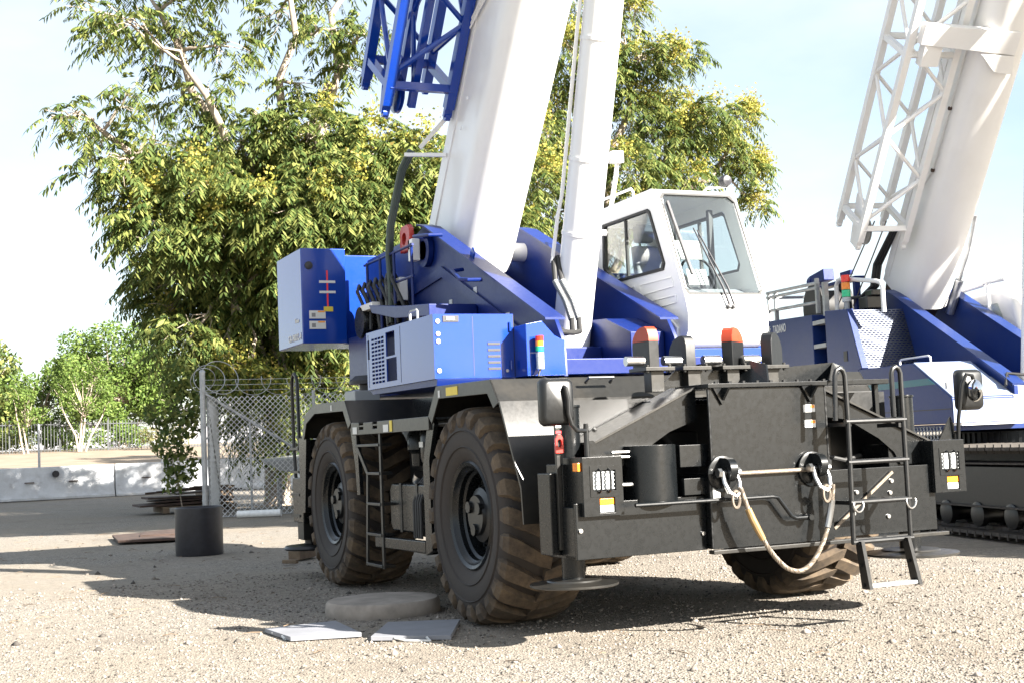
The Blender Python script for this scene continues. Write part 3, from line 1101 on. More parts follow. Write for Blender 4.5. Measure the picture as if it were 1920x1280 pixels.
# four upright hook-block guides with rollers
def guide(x, y, rz, top, orange):
    z0_ = 1.985
    b_ = MB()
    h_ = top - z0_
    prof = [(-0.02, 0.0), (-0.02, h_ - 0.07), (0.0, h_ - 0.02), (0.03, h_)] + [(0.05 + 0.15 * math.sin(math.radians(a)), h_ - 0.15 + 0.15 * math.cos(math.radians(a))) for a in range(10, 91, 16)] + [(0.2, 0.0)]
    R_ = Matrix.Rotation(rz, 3, 'Z')
    def tr_(p):
        return R_ @ Vector(p) + Vector((x, y, z0_))
    zc = h_ - 0.11
    low = [(yy, min(zz, zc)) for yy, zz in prof]
    low = [p for i, p in enumerate(low) if i == 0 or p != low[i - 1]]
    b_.prism([tr_((-0.045, yy, zz)) for yy, zz in (low if orange else prof)], R_ @ Vector((0.09, 0, 0)))
    g_ = b_.build('hook_guide', 'black_satin', C1, 0.004)
    if orange:
        c_ = MB()
        up = [p for p in prof if p[1] >= zc + 1e-4]
        ys = [p[0] for p in prof]
        up = [(-0.02, zc + 0.001)] + up + [(0.2, zc + 0.001)]
        c_.prism([tr_((-0.045, yy, zz)) for yy, zz in up], R_ @ Vector((0.09, 0, 0)))
        c_.build('orange_tip', 'orange', g_, 0.004)
    c_ = MB()
    c_.box(x - 0.12, x + 0.13, y - 0.1, y + 0.16, 1.955, 1.983)
    c_.box(x - 0.05, x + 0.06, y - 0.05, y + 0.06, 1.80, 1.955)
    for bx, by in ((-0.09, -0.07), (0.1, -0.07), (0.1, 0.12)):
        c_.cyl((x + bx, y + by, 1.94), (x + bx, y + by, 2.0), 0.014, 6)
    c_.build('guide_base', 'deck_grey', g_, 0.003)
    c_ = MB()
    xr = x - 0.17 if rz < 0.5 else x + 0.16
    c_.lathe([(0.028, -0.075), (0.036, -0.075), (0.036, 0.075), (0.028, 0.075), (0.028, -0.07)], (xr, y - 0.02, 2.03), 'x', 16)
    c_.build('guide_roller', 'steel', g_)


guide(-0.87, 0.4, 0.1, 2.29, True)
guide(-0.55, 0.4, 0.1, 2.22, False)
guide(-0.2, 0.4, -1.0, 2.28, True)
guide(0.16, 0.4, -1.0, 2.24, False)

# front ladder with looped tops and a folding bottom step
b = MB()
b.tube([(0.27, -0.25, 1.53), (0.29, -0.25, 1.86), (0.305, -0.25, 1.9), (0.335, -0.25, 1.915), (0.365, -0.25, 1.9), (0.38, -0.25, 1.86), (0.385, -0.25, 1.5), (0.37, -0.25, 0.62)], 0.019, 10)
fl = b.build('front_ladder', 'black_satin', C1)
b = MB()
b.tube([(0.815, -0.25, 1.54), (0.815, -0.25, 1.87), (0.83, -0.25, 1.905), (0.857, -0.25, 1.92), (0.885, -0.25, 1.905), (0.9, -0.25, 1.87), (0.9, -0.25, 1.5), (0.9, -0.25, 0.64)], 0.019, 10)
b.build('ladder_rail', 'black_satin', fl)
for z in (1.52, 1.22, 0.925, 0.635):
    b = MB()
    b.cyl((0.36, -0.25, z), (0.92, -0.25, z), 0.02, 10)
    b.build('ladder_rung', 'black_satin', fl)
for (x, z) in ((0.4, 1.5), (0.87, 1.48), (0.4, 0.92), (0.87, 0.92)):
    MB().beam((x, -0.25, z), (x, 0.0, z), 0.03, 0.03).build('ladder_bracket', 'black_satin', fl)
for x in (0.41, 0.9):
    b = MB()
    b.tube([(x - 0.04, -0.28, 0.925)] + [(x + 0.045 * math.cos(math.radians(a)), -0.285, 0.915 + 0.06 * math.sin(math.radians(a))) for a in range(190, 351, 20)] + [(x + 0.04, -0.28, 0.925)], 0.007, 6)
    b.build('d_ring', 'steel', fl)
for x0_, x1_ in ((0.42, 0.45), (0.85, 0.91)):
    b = MB()
    b.hexa([(x0_ - 0.02, -0.3, 0.64), (x0_ + 0.01, -0.3, 0.64), (x0_ + 0.01, -0.23, 0.64), (x0_ - 0.02, -0.23, 0.64)], [(x1_ - 0.02, -0.33, 0.29), (x1_ + 0.01, -0.33, 0.29), (x1_ + 0.01, -0.24, 0.29), (x1_ - 0.02, -0.24, 0.29)])
    for k in (0.05, 0.5, 0.92):
        xx = x0_ + (x1_ - x0_) * k
        zz = 0.64 - 0.35 * k
        b.cyl((xx - 0.03, -0.27, zz), (xx + 0.02, -0.27, zz), 0.014, 8)
    b.build('folding_step_arm', 'black_satin', fl)
b = MB()
b.box(0.455, 0.9, -0.32, -0.25, 0.3, 0.325)
b.build('folding_step_tread', 'grey_paint', fl, 0.003)

# ---- superstructure
PL = [(2.42, 2.04), (2.45, 2.38), (2.57, 2.56), (5.6, 3.9), (5.85, 3.96), (6.1, 3.9), (7.95, 3.86), (7.95, 2.86), (6.2, 2.66), (5.9, 2.06)]
for s in (-1, 1):
    b = MB()
    h1 = [(3.9, 2.35), (4.2, 2.35), (4.15, 2.62), (3.95, 2.62)]
    b.px(PL, s * 0.57, s * 0.61, [[(y, z) for y, z in h1]])
    tp = b.build('turret_plate', 'blue_dark' if s > 0 else 'blue_dark', C1, 0.004)
    b = MB()
    for (a, c) in zip(PL[2:4], PL[3:5]):
        q = [a, c, (c[0] + 0.01, c[1] + 0.022), (a[0] + 0.01, a[1] + 0.022)]
        b.px(q, s * 0.5, s * 0.7)
    b.build('plate_flange', 'blue_dark', tp)
    b = MB()
    b.px([(3.3, 2.56), (3.62, 2.7), (5.3, 3.42), (6.3, 3.3), (6.3, 3.2), (5.3, 3.3), (3.62, 2.58)], s * 0.61, s * 0.635)
    b.build('stiffening_rib', 'blue_dark', tp)
    b = MB()
    b.lathe([(0.19, 0.0), (0.19, 0.06), (0.1, 0.07)], (s * 0.61 if s > 0 else -0.68, 5.72, 3.66), 'x', 24)
    b.build('boom_pin_boss', 'blue_dark', tp)
b = MB()
b.box(-0.95, 1.0, 2.45, 7.9, 2.055, 2.2)
b.build('turntable_deck', 'blue_dark', C1, 0.01)
b = MB()
b.px([(2.62, 2.2), (2.62, 2.45), (3.1, 2.62), (3.9, 2.66), (3.9, 2.2)], 0.2, 0.56)
b.build('cylinder_mount', 'blue_dark', C1, 0.006)
b = MB()
b.px([(3.2, 2.2), (3.2, 2.36), (3.6, 2.36), (3.6, 2.2)], -0.25, 0.2)
b.build('cylinder_mount', 'blue_dark', C1, 0.01)
# winch drums between the plates at the rear
for (y, z, r_) in ((6.6, 3.25, 0.3), (7.4, 3.35, 0.28)):
    b = MB()
    b.lathe([(r_ + 0.1, -0.45), (r_ + 0.1, -0.41), (r_, -0.4), (r_, 0.4), (r_ + 0.1, 0.41), (r_ + 0.1, 0.45)], (0, y, z), 'x', 28)
    b.build('winch_drum', 'blue_dark', C1)
# lit front post of the turret
b = MB()
b.py([(-1.0, 2.045), (-1.0, 2.5), (-0.84, 2.53), (-0.72, 2.4), (-0.66, 2.37), (-0.62, 2.36), (-0.62, 2.045)], 2.36, 2.95)
fp = b.build('front_post', 'blue', C1, 0.006)
b = MB()
b.cyl((-0.9, 2.3, 2.1), (-0.9, 2.3, 2.2), 0.035, 14)
bc = b.build('signal_tower', 'lens_clear', C1)
for z, mt_ in ((2.2, 'lens_clear'), (2.255, 'lens_green'), (2.3, 'lens_orange'), (2.345, 'lens_red')):
    MB().cyl((-0.9, 2.3, z + 0.001), (-0.9, 2.3, z + 0.045), 0.036, 16).build('signal_lens', mt_, bc)
b = MB()
b.tube([(-0.9, 2.3, 2.1), (-0.93, 2.29, 2.04), (-0.85, 2.28, 2.02), (-0.96, 2.3, 1.99)], 0.012, 6)
b.build('signal_cable', 'rubber', bc)

# side cabinet with louvres
CX0, CX1, CY0, CY1, CZ0, CZ1 = -1.77, -1.0, 2.62, 4.52, 2.05, 2.615
b = MB()
vents = []
for k in range(12):
    z = 2.1 + 0.0385 * k
    for j in range(4):
        y = 3.98 + 0.1 * j
        vents.append([(y, z), (y + 0.082, z), (y + 0.082, z + 0.022), (y, z + 0.022)])
big = [[(3.62, 2.1), (3.92, 2.1), (3.92, 2.32), (3.62, 2.32)], [(3.66, 2.34), (3.92, 2.34), (3.92, 2.57), (3.66, 2.57)], [(4.43, 2.35), (4.49, 2.35), (4.49, 2.54), (4.43, 2.54)]]
b.px([(CY0, CZ0), (CY1, CZ0), (CY1, CZ1), (CY0, CZ1)], CX0, CX0 + 0.012, vents + big)
b.box(CX0 + 0.012, CX1, CY0, CY0 + 0.015, CZ0, CZ1)
b.box(CX0 + 0.012, CX1, CY1 - 0.015, CY1, CZ0, CZ1)
b.box(CX0 + 0.012, CX1, CY0 + 0.015, CY1 - 0.015, CZ1 - 0.015, CZ1)
b.box(CX0 + 0.012, CX1, CY0 + 0.015, CY1 - 0.015, CZ0, CZ0 + 0.015)
cb = b.build('side_cabinet', 'blue', C1)
MB().box(CX0 + 0.1, CX0 + 0.11, CY0 + 0.05, CY1 - 0.05, CZ0 + 0.03, CZ1 - 0.03).build('radiator_core', 'blue_dark', cb)
b = MB()
b.px([(CY0 + 0.02, 1.99), (CY1 - 0.1, 2.0), (CY1, 2.048), (CY0, 2.048)], CX0 + 0.02, CX1)
b.build('cabinet_base', 'blue_dark', cb)
for z in (2.55, 2.44, 2.375, 2.12):
    MB().cyl((CX0 + 0.04, CY0, z), (CX0 + 0.04, CY0 - 0.012, z), 0.02, 12).build('bolt_cap', 'label_white', cb)
b = MB()
b.box(-1.68, -1.53, CY0 - 0.008, CY0, 2.545, 2.6)
lk = b.build('latch_recess', 'plastic_black', cb)
MB().box(-1.65, -1.57, CY0 - 0.014, CY0 - 0.0085, 2.558, 2.585).build('latch_handle', 'steel', lk, 0.003)
for k in range(5):
    z = 2.12 + 0.055 * k
    MB().box(-1.26, -1.14, CY0 - 0.006, CY0 + 0.001, z, z + 0.022).build('louvre_slot', 'plastic_black', cb)
b = MB()
b.tube([(-1.7, 3.2, 2.61), (-1.7, 3.2, 2.7), (-1.7, 3.22, 2.715), (-1.7, 3.38, 2.715), (-1.7, 3.4, 2.7), (-1.7, 3.4, 2.61)], 0.013, 8)
b.build('grab_handle', 'galv', cb)

for y in (3.5, 4.46):
    MB().box(CX0 - 0.002, CX0 + 0.004, y, y + 0.006, CZ0 + 0.02, CZ1 - 0.02).build('door_gap', 'plastic_black', cb)
MB().box(-1.005, -1.0, CY0 - 0.002, CY0 + 0.004, CZ0 + 0.01, CZ1 - 0.01).build('door_gap', 'plastic_black', cb)
MB().box(-1.4, -1.394, CY0 - 0.002, CY0 + 0.003, CZ0 + 0.02, CZ1 - 0.02).build('door_gap', 'plastic_black', cb)
for z in (2.16, 2.5):
    MB().cyl((-1.04, CY0 - 0.012, z - 0.04), (-1.04, CY0 - 0.012, z + 0.04), 0.011, 8).build('door_hinge', 'blue', cb)
MB().cyl((-1.08, CY0, 2.11), (-1.08, CY0 - 0.012, 2.11), 0.014, 12).build('door_lock', 'steel', cb)

# counterweight
b = MB()
b.box(-1.5, -0.92, 7.9, 9.1, 2.8, 4.0)
b.box(0.92, 1.5, 7.9, 9.1, 2.8, 4.0)
b.box(-0.92, 0.92, 8.3, 9.08, 2.82, 3.98)
cw = b.build('counterweight', 'blue', C1, 0.012)
MB().box(-1.175, -1.155, 7.894, 7.8995, 3.25, 3.72).build('red_gauge_line', 'mark_red', cw)
for z in (3.43, 3.56):
    MB().box(-1.27, -1.06, 7.893, 7.8985, z, z + 0.03).build('white_mark', 'label_white', cw)
MB().box(-1.22, -1.1, 7.893, 7.8985, 3.2, 3.26).build('white_mark', 'label_yellow', cw)
for z in (2.98, 3.11):
    o_ = MB().box(-1.41, -1.2, 7.893, 7.8985, z, z + 0.1).build('warning_sticker', 'label_white', cw)
    MB().box(-1.3, -1.21, 7.891, 7.893, z + 0.078, z + 0.096).build('sticker_band', 'label_orange', o_)
    MB().box(-1.38, -1.33, 7.891, 7.893, z + 0.02, z + 0.07).build('sticker_mark', 'label_grey', o_)
b = MB()
b.lathe([(0.05, 7.9), (0.05, 7.885), (0.03, 7.88)], (-1.4, 0, 3.78), 'y', 18)
b.build('lifting_eye', 'plastic_black', cw)
text_mesh('model_lettering', 'GR-900XL-4', 0.12, 'label_white', cw, (-1.5035, 8.58, 2.86), (0, -1, 0), (0, 0, 1), squeeze=1.0)
text_mesh('maker_lettering', 'Tadano', 0.08, 'label_white', cw, (-1.5035, 8.24, 3.08), (0, -1, 0), (0, 0, 1), squeeze=0.8)

# platform, hydraulics, rails between counterweight and cabinet
b = MB()
b.px([(4.35, 2.9), (4.35, 2.78), (5.4, 2.86), (6.2, 3.0), (6.3, 3.1), (5.3, 2.98)], -1.15, -0.62)
b.build('service_platform', 'blue_dark', C1, 0.006)
MB().box(-0.92, -0.62, 5.2, 7.88, 2.3, 2.86).build('hydraulic_tank', 'blue_dark', C1, 0.02)
b = MB()
for y in (5.6, 6.2, 6.7, 7.2):
    b.tube([(-0.86, y, 2.87), (-0.86, y, 3.72)], 0.018, 8)
for z in (3.35, 3.7):
    b.tube([(-0.86, 5.55, z), (-0.86, 7.3, z)], 0.016, 8)
b.build('guard_rail', 'blue_dark', C1)
b = MB()
b.lathe([(0.19, 0.0), (0.2, 0.03), (0.2, 0.25), (0.16, 0.3)], (-0.95, 7.3, 3.0), 'x', 18)
b.lathe([(0.09, 2.87), (0.1, 3.0), (0.1, 3.42), (0.06, 3.46)], (-0.78, 6.5, 0), 'z', 16)
b.lathe([(0.07, 2.87), (0.08, 3.0), (0.08, 3.3), (0.05, 3.33)], (-0.76, 6.95, 0), 'z', 16)
b.build('valve_block', 'black', C1)
b = MB()
b.box(-0.8, -0.7, 6.2, 6.35, 3.15, 3.42)
b.box(-0.8, -0.7, 5.75, 5.88, 3.55, 3.8)
b.box(-0.95, -0.8, 6.8, 7.25, 3.12, 3.2)
b.build('junction_box', 'white', C1, 0.01)
b = MB()
for k in range(7):
    y = 5.9 + 0.22 * k
    pts_ = [(-0.8 - 0.05 * (k % 3), y, 2.88), (-0.86, y + 0.1, 3.15), (-0.9, y + 0.28, 3.4), (-0.82, y + 0.45, 3.5), (-0.72, y + 0.5, 3.35), (-0.64, y + 0.5, 3.1)]
    b.tube(pts_, 0.022, 7)
b.build('hydraulic_hoses', 'rubber', C1)
b = MB()
hole = [(6.0 + 0.07 * math.cos(a), 3.83 + 0.07 * math.sin(a)) for a in np.linspace(0, 2 * math.pi, 17)[:-1]]
b.px([(5.82, 3.68), (6.14, 3.68), (6.14, 3.93), (6.08, 3.98), (5.88, 3.98), (5.82, 3.93)], -0.8, -0.74, [hole])
b.build('red_hook_bracket', 'red', C1, 0.006)
b = MB()
b.tube([(-0.72, 3.95, 3.1), (-0.86, 3.98, 3.1), (-0.9, 4.1, 3.12), (-0.86, 4.4, 3.25), (-0.72, 4.45, 3.27)], 0.02, 8)
b.build('step_loop', 'blue_dark', C1)
b = MB()
b.tube([(-0.72, 5.0, 3.72), (-0.86, 5.02, 3.72), (-0.88, 5.2, 3.74), (-0.86, 5.5, 3.78), (-0.7, 5.52, 3.78)], 0.02, 8)
b.build('step_loop', 'blue_dark', C1)
MB().px([(4.42, 3.37), (4.38, 3.43), (4.42, 3.5), (4.48, 3.46), (4.5, 3.4)], -0.62, -0.6).build('lifting_lug', 'blue', C1, 0.004)
for (y, z) in ((4.35, 3.0), (3.55, 2.65), (5.05, 2.95)):
    MB().box(-0.616, -0.6115, y, y + 0.09, z, z + 0.08).build('sticker', 'label_white', C1)

# ---- boom (square back, rounded belly), raised at 54 degrees
BA = math.radians(54)
ax_ = Vector((0, -math.cos(BA), math.sin(BA)))
nx_ = Vector((0, -math.sin(BA), -math.cos(BA)))


def bp(x, s_, t_):
    return Vector((x, 0, 0)) + nx_ * s_ + ax_ * t_


def boom_section(w, s0, s1, n_=18):
    r_ = w
    out = [(-w + 0.03, s0), (-w, s0 + 0.03)]
    sc = s1 - r_ * 0.95
    for k in range(n_ + 1):
        a = math.pi - math.pi * k / n_
        ca, sa = math.cos(a), math.sin(a)
        out.append((w * math.copysign(abs(ca) ** 0.85, ca), sc + r_ * 0.95 * abs(sa) ** 0.8))
    out += [(w, s0 + 0.03), (w - 0.03, s0)]
    return out


b = MB()
b.prism([bp(x, s_, -0.5) for x, s_ in boom_section(0.385, -7.46, -6.42)], ax_ * 10.3)
bm_ = b.build('boom', 'white', C1, ang=24)
b = MB()
b.prism([bp(x, s_, 9.8) for x, s_ in boom_section(0.33, -7.4, -6.48)], ax_ * 0.8)
b.prism([bp(-0.3, -7.3, 10.6), bp(0.3, -7.3, 10.6), bp(0.3, -6.2, 10.9), bp(-0.3, -6.2, 10.9)], ax_ * 0.5)
b.build('boom_head', 'white', bm_)
b = MB()
b.prism([bp(-0.36, -7.35, -0.48), bp(-0.36, -6.9, -0.48), bp(-0.3, -6.95, -0.75), bp(-0.3, -7.3, -0.75)], (0.72, 0, 0))
b.cyl((-0.68, 5.72, 3.66), (0.68, 5.72, 3.66), 0.11, 18)
b.build('boom_foot', 'white', bm_)
# raised strip and pipes along the near side of the boom
b = MB()
b.prism([bp(-0.386, -7.42, -0.4), bp(-0.386, -7.24, -0.4), bp(-0.386, -7.24, 9.6), bp(-0.386, -7.42, 9.6)], (-0.012, 0, 0))
b.build('boom_side_strip', 'white', bm_)
b = MB()
for k in range(3):
    s_ = -7.2 + 0.035 * k
    b.tube([bp(-0.62, -7.62 + 0.03 * k, 0.5), bp(-0.44, -7.45 + 0.03 * k, 0.95), bp(-0.42, -7.44 + 0.03 * k, 1.9), bp(-0.425, s_, 2.3), bp(-0.425, s_ + 0.3, 2.75), bp(-0.425, s_ + 0.3, 9.0)], 0.011, 6)
b.build('boom_pipes', 'white', bm_)
b = MB()
b.beam(bp(-0.4, -7.3, 0.55), bp(-0.78, -7.6, 0.4), 0.05, 0.04)
b.build('pipe_bracket', 'white', bm_)
b = MB()
for k in range(3):
    o_ = Vector((0.03 * k, 0.035 * k, 0))
    b.tube([bp(-0.72, -7.62, 0.45) + o_, bp(-0.78, -7.66, 0.2) + o_, Vector((-0.85, 6.35, 4.05)) + o_, Vector((-0.88, 6.35, 3.7)) + o_, Vector((-0.88, 6.3, 3.3)) + o_, Vector((-0.88, 6.3, 2.9)) + o_], 0.03, 8)
b.build('boom_hose_bundle', 'hose_green', C1)
for t_ in (1.0, 1.35):
    b = MB()
    b.beam(bp(-0.41, -7.0, t_), bp(-0.43, -7.0, t_), 0.03, 0.03)
    b.build('weld_lug', 'white', bm_)

# ---- lift cylinder in front of the boom
cd = Vector((0, -0.306, 0.952)).normalized()
cp = Vector((0, 3.54, 2.2))
b = MB()
b.cyl(cp + cd * 0.12, cp + cd * 6.6, 0.187, 32)
b.cyl(cp + cd * 0.02, cp + cd * 0.12, 0.165, 32, 0.187)
cy = b.build('lift_cylinder', 'white', C1, ang=40)
b = MB()
b.cyl(cp + cd * 6.6, cp + cd * 8.2, 0.12, 24)
b.build('cylinder_rod', 'steel', cy)
for d_ in (1.3, 2.02, 3.15, 4.6):
    b = MB()
    b.cyl(cp + cd * d_, cp + cd * (d_ + 0.035), 0.196, 32)
    b.build('cylinder_clamp', 'white', cy)
b = MB()
b.cyl((-0.32, 3.42, 2.3), (0.34, 3.42, 2.3), 0.09, 18)
b.build('cylinder_pin', 'blue_dark', cy)
b = MB()
e1 = Vector((-0.22, 0.06, 0))
e2 = Vector((-0.18, 0.15, 0))
for e_, top in ((e1, 6.0), (e2, 4.5)):
    b.tube([cp + cd * 1.05 + e_ * 1.15, cp + cd * 1.3 + e_ * 1.12, cp + cd * 1.5 + e_ * 1.1, cp + cd * 1.7 + e_, cp + cd * top + e_], 0.018, 8)
b.tube([cp + cd * 2.05 + Vector((0.17, -0.03, 0)), cp + cd * 2.05 + Vector((0.28, -0.05, 0)), cp + cd * 1.9 + Vector((0.29, -0.05, 0)), cp + cd * 1.5 + Vector((0.27, -0.04, 0)), cp + cd * 1.45 + Vector((0.2, -0.03, 0))], 0.022, 8)
b.box(0.21, 0.32, 2.8, 2.9, 4.1, 4.21)
b.cyl(cp + cd * 1.32 + Vector((0.15, -0.04, 0)), cp + cd * 1.32 + Vector((0.24, -0.06, 0)), 0.03, 12)
b.build('cylinder_pipes', 'white', cy)
b = MB()
for k in range(2):
    o_ = Vector((0.055 * k, -0.04 * k, 0.0))
    b.tube([Vector((-0.24 + 0.04 * k, 3.29, 3.25)), Vector((-0.25, 3.25, 3.0)) + o_, Vector((-0.2, 3.15, 2.8)) + o_, Vector((-0.19, 3.05, 2.6)) + o_, Vector((-0.24, 2.95, 2.48)) + o_, Vector((-0.36, 2.85, 2.46)) + o_, Vector((-0.52, 2.75, 2.52 - 0.05 * k))], 0.026, 10)
hs = b.build('cylinder_hoses', 'rubber', C1)
b = MB()
for k in range(2):
    o_ = Vector((0.055 * k, -0.04 * k, 0.0))
    pp = [Vector((-0.25, 3.25, 3.0)) + o_, Vector((-0.2, 3.15, 2.8)) + o_, Vector((-0.19, 3.05, 2.6)) + o_]
    for i in range(2):
        for j in range(14):
            q_ = pp[i].lerp(pp[i + 1], j / 14)
            dd = (pp[i + 1] - pp[i]).normalized()
            b.cyl(q_ - dd * 0.004, q_ + dd * 0.004, 0.032, 8)
b.build('hose_coil_guard', 'galv', hs)

# ---- folded lattice jib stowed beside the boom
def lattice(root, name, mat, P_, x0_, x1_, s0, s1, t0, t1, step, cw_, extra=0.0):
    b_ = MB()
    b_.beam(P_(x0_, s0, t0), P_(x0_, s0, t1), cw_, cw_, (1, 0, 0))
    jb = b_.build(name, mat, root)
    for (x, s_, dt) in ((x0_, s1, 0.1), (x1_, s0, 0.15), (x1_, s1, 0.2)):
        b_ = MB()
        b_.beam(P_(x, s_, t0 + dt * extra), P_(x, s_, t1), cw_, cw_, (1, 0, 0))
        b_.build('jib_chord', mat, jb)
    n_ = int((t1 - t0) / step)
    faces = (((x0_, s0), (x0_, s1)), ((x1_, s0), (x1_, s1)), ((x0_, s0), (x1_, s0)), ((x0_, s1), (x1_, s1)))
    for fi, (pa, pb) in enumerate(faces):
        for k in range(n_):
            a_, c_ = (pa, pb) if (k + fi) % 2 else (pb, pa)
            b_ = MB()
            ta = t0 + 0.35 + k * step
            b_.tube([P_(a_[0], a_[1], ta), P_(c_[0], c_[1], ta + step)], cw_ * 0.3, 7)
            b_.build('jib_brace', mat, jb)
    for ta in (t0 + 0.22, t0 + 0.22 + step * 4):
        for (pa, pb) in faces[2:] + faces[:2]:
            b_ = MB()
            b_.beam(P_(pa[0], pa[1], ta), P_(pb[0], pb[1], ta), cw_ * 0.8, cw_ * 0.8, (0, 0, 1))
            b_.build('jib_cross_beam', mat, jb)
    for (x, s_) in ((x0_, s0), (x0_, s1), (x1_, s0), (x1_, s1)):
        b_ = MB()
        q = P_(x, s_, t0)
        dd = (P_(x, s_, t0 + 1) - q).normalized()
        b_.beam(q - dd * 0.1, q, cw_ * 0.45, cw_ * 0.9, (1, 0, 0))
        b_.cyl(q - dd * 0.1 + Vector((-0.03, 0, 0)), q - dd * 0.1 + Vector((0.03, 0, 0)), cw_ * 0.45, 12)
        b_.build('jib_pin_lug', mat, jb)
    # sheave between the chords at the foot
    b_ = MB()
    q = (P_(x0_, s1, t0 - 0.02) + P_(x1_, s0, t0 - 0.02)) / 2 + Vector((-0.12, 0, 0))
    b_.lathe([(0.1, -0.03), (0.2, -0.03), (0.22, -0.02), (0.19, 0.0), (0.22, 0.02), (0.2, 0.03), (0.1, 0.03)], q, 'x', 24)
    b_.build('jib_sheave', mat if mat != 'white_aged' else 'grey_paint', jb)
    b_ = MB()
    b_.prism([P_(x0_ + 0.12, s0 + 0.1, t0 + 0.5), P_(x0_ + 0.12, s1 - 0.1, t0 + 0.5), P_(x0_ + 0.12, (s0 + s1) / 2 + 0.12, t0 - 0.28), P_(x0_ + 0.12, (s0 + s1) / 2 - 0.12, t0 - 0.28)], (0.03, 0, 0))
    b_.build('jib_cheek_plate', mat, jb)
    return jb


j1 = lattice(C1, 'lattice_jib', 'blue', bp, -1.2, -0.47, -8.14, -7.34, 1.09, 8.6, 0.62, 0.105, 0.0)
b = MB()
for s_ in (-7.95, -7.5):
    b.beam(bp(-0.85, s_, 1.02), bp(-0.85, s_, 8.2), 0.08, 0.08, (1, 0, 0))
for k in range(9):
    b.tube([bp(-0.85, -7.95 if k % 2 else -7.5, 1.2 + 0.75 * k), bp(-0.85, -7.5 if k % 2 else -7.95, 1.95 + 0.75 * k)], 0.03, 7)
b.build('inner_jib_section', 'blue', j1)
for t_ in (3.0, 6.0):
    b = MB()
    b.beam(bp(-0.4, -7.4, t_), bp(-0.6, -7.4, t_), 0.08, 0.1)
    b.build('jib_support', 'white', bm_)

# ---- operator's cab
cabm = 'white'
XL, XR = 0.8, 1.72
OUT = [(4.6, 3.9), (3.16, 3.93), (3.02, 3.885), (2.6, 2.8), (2.55, 2.62), (2.57, 2.45), (2.68, 2.32), (3.0, 2.22), (3.62, 2.18), (3.74, 2.3), (3.82, 2.7), (4.44, 3.15), (4.6, 3.3)]
WIN = [(4.17, 3.73), (3.22, 3.735), (3.17, 3.70), (2.935, 3.15), (2.965, 3.085), (3.98, 3.085), (4.16, 3.22), (4.2, 3.28)]
b = MB()
b.px(OUT, XL, XL + 0.05, [WIN])
cab = b.build('cab', cabm, C1, 0.012)
b = MB()
b.px(OUT, XR - 0.05, XR, [WIN])
b.build('cab_side', cabm, cab, 0.012)
b = MB()
rw = [(XL + 0.14, 3.2), (XR - 0.14, 3.2), (XR - 0.14, 3.78), (XL + 0.14, 3.78)]
b.py([(XL + 0.05, 2.9), (XR - 0.05, 2.9), (XR - 0.05, 3.9), (XL + 0.05, 3.9)], 4.55, 4.6, [rw])
b.build('cab_back', cabm, cab)
MB().py(rw, 4.57, 4.576).build('rear_window', 'glass', cab)
b = MB()
b.px([(4.6, 3.9), (3.16, 3.93), (3.04, 3.9), (3.06, 3.86), (3.18, 3.88), (4.6, 3.85)], XL + 0.05, XR - 0.05)
b.build('cab_roof', cabm, cab)
b = MB()
b.px([(2.6, 2.8), (2.55, 2.62), (2.57, 2.45), (2.68, 2.32), (3.0, 2.22), (3.62, 2.18), (3.62, 2.22), (3.0, 2.26), (2.7, 2.36), (2.61, 2.47), (2.6, 2.62), (2.65, 2.8)], XL + 0.05, XR - 0.05)
b.build('cab_nose', cabm, cab, ang=40)
MB().px([(2.64, 2.5), (3.82, 2.72), (4.55, 3.1), (4.55, 2.95), (3.8, 2.6), (2.64, 2.4)], XL + 0.05, XR - 0.05).build('cab_floor', 'seat_grey', cab)


def on_ws(u, v, d=0.0):
    """point on the windscreen: u across, v up"""
    y = 2.6 + (3.02 - 2.6) * v
    z = 2.8 + (3.885 - 2.8) * v
    nrm_ = Vector((0, -(3.885 - 2.8), (3.02 - 2.6))).normalized()
    return Vector((XL + (XR - XL) * u, y, z)) + nrm_ * d


def ring(pts_uv, sh, d0, d1, fn):
    cx = sum(p[0] for p in pts_uv) / len(pts_uv)
    cy_ = sum(p[1] for p in pts_uv) / len(pts_uv)
    inn = [(cx + (u - cx) * sh, cy_ + (v - cy_) * sh) for u, v in pts_uv]
    return [fn(u, v, d0) for u, v in pts_uv], [fn(u, v, d0) for u, v in inn]


ws = [(0.05, 0.0), (0.95, 0.0), (0.985, 0.04), (0.97, 0.93), (0.9, 0.985), (0.06, 0.985), (0.015, 0.94), (0.015, 0.05)]
o1, i1 = ring(ws, 0.955, -0.02, 0, on_ws)
b = MB()
b.prism(o1, on_ws(0, 0, 0.025) - on_ws(0, 0, 0), [i1])
b.build('windscreen_seal', 'rubber', cab, 0.004)
b = MB()
b.prism(i1, on_ws(0, 0, 0.006) - on_ws(0, 0, 0))
b.build('windscreen', 'glass', cab)
for s, xx in ((-1, XL), (1, XR)):
    inner_w = [(3.55 + (y - 3.55) * 0.94, 3.42 + (z - 3.42) * 0.92) for y, z in WIN]
    b = MB()
    b.px(WIN, xx - 0.012 if s < 0 else xx - 0.04, xx + 0.03 if s < 0 else xx + 0.012, [inner_w])
    b.build('window_frame', 'rubber', cab)
    b = MB()
    b.px(inner_w, xx + 0.01 * -s, xx + 0.016 * -s)
    b.build('side_window', 'glass', cab)
    b = MB()
    b.box(min(xx, xx - s * 0.03), max(xx, xx - s * 0.03), 3.68, 3.71, 3.12, 3.70)
    b.build('window_mullion', 'rubber', cab)
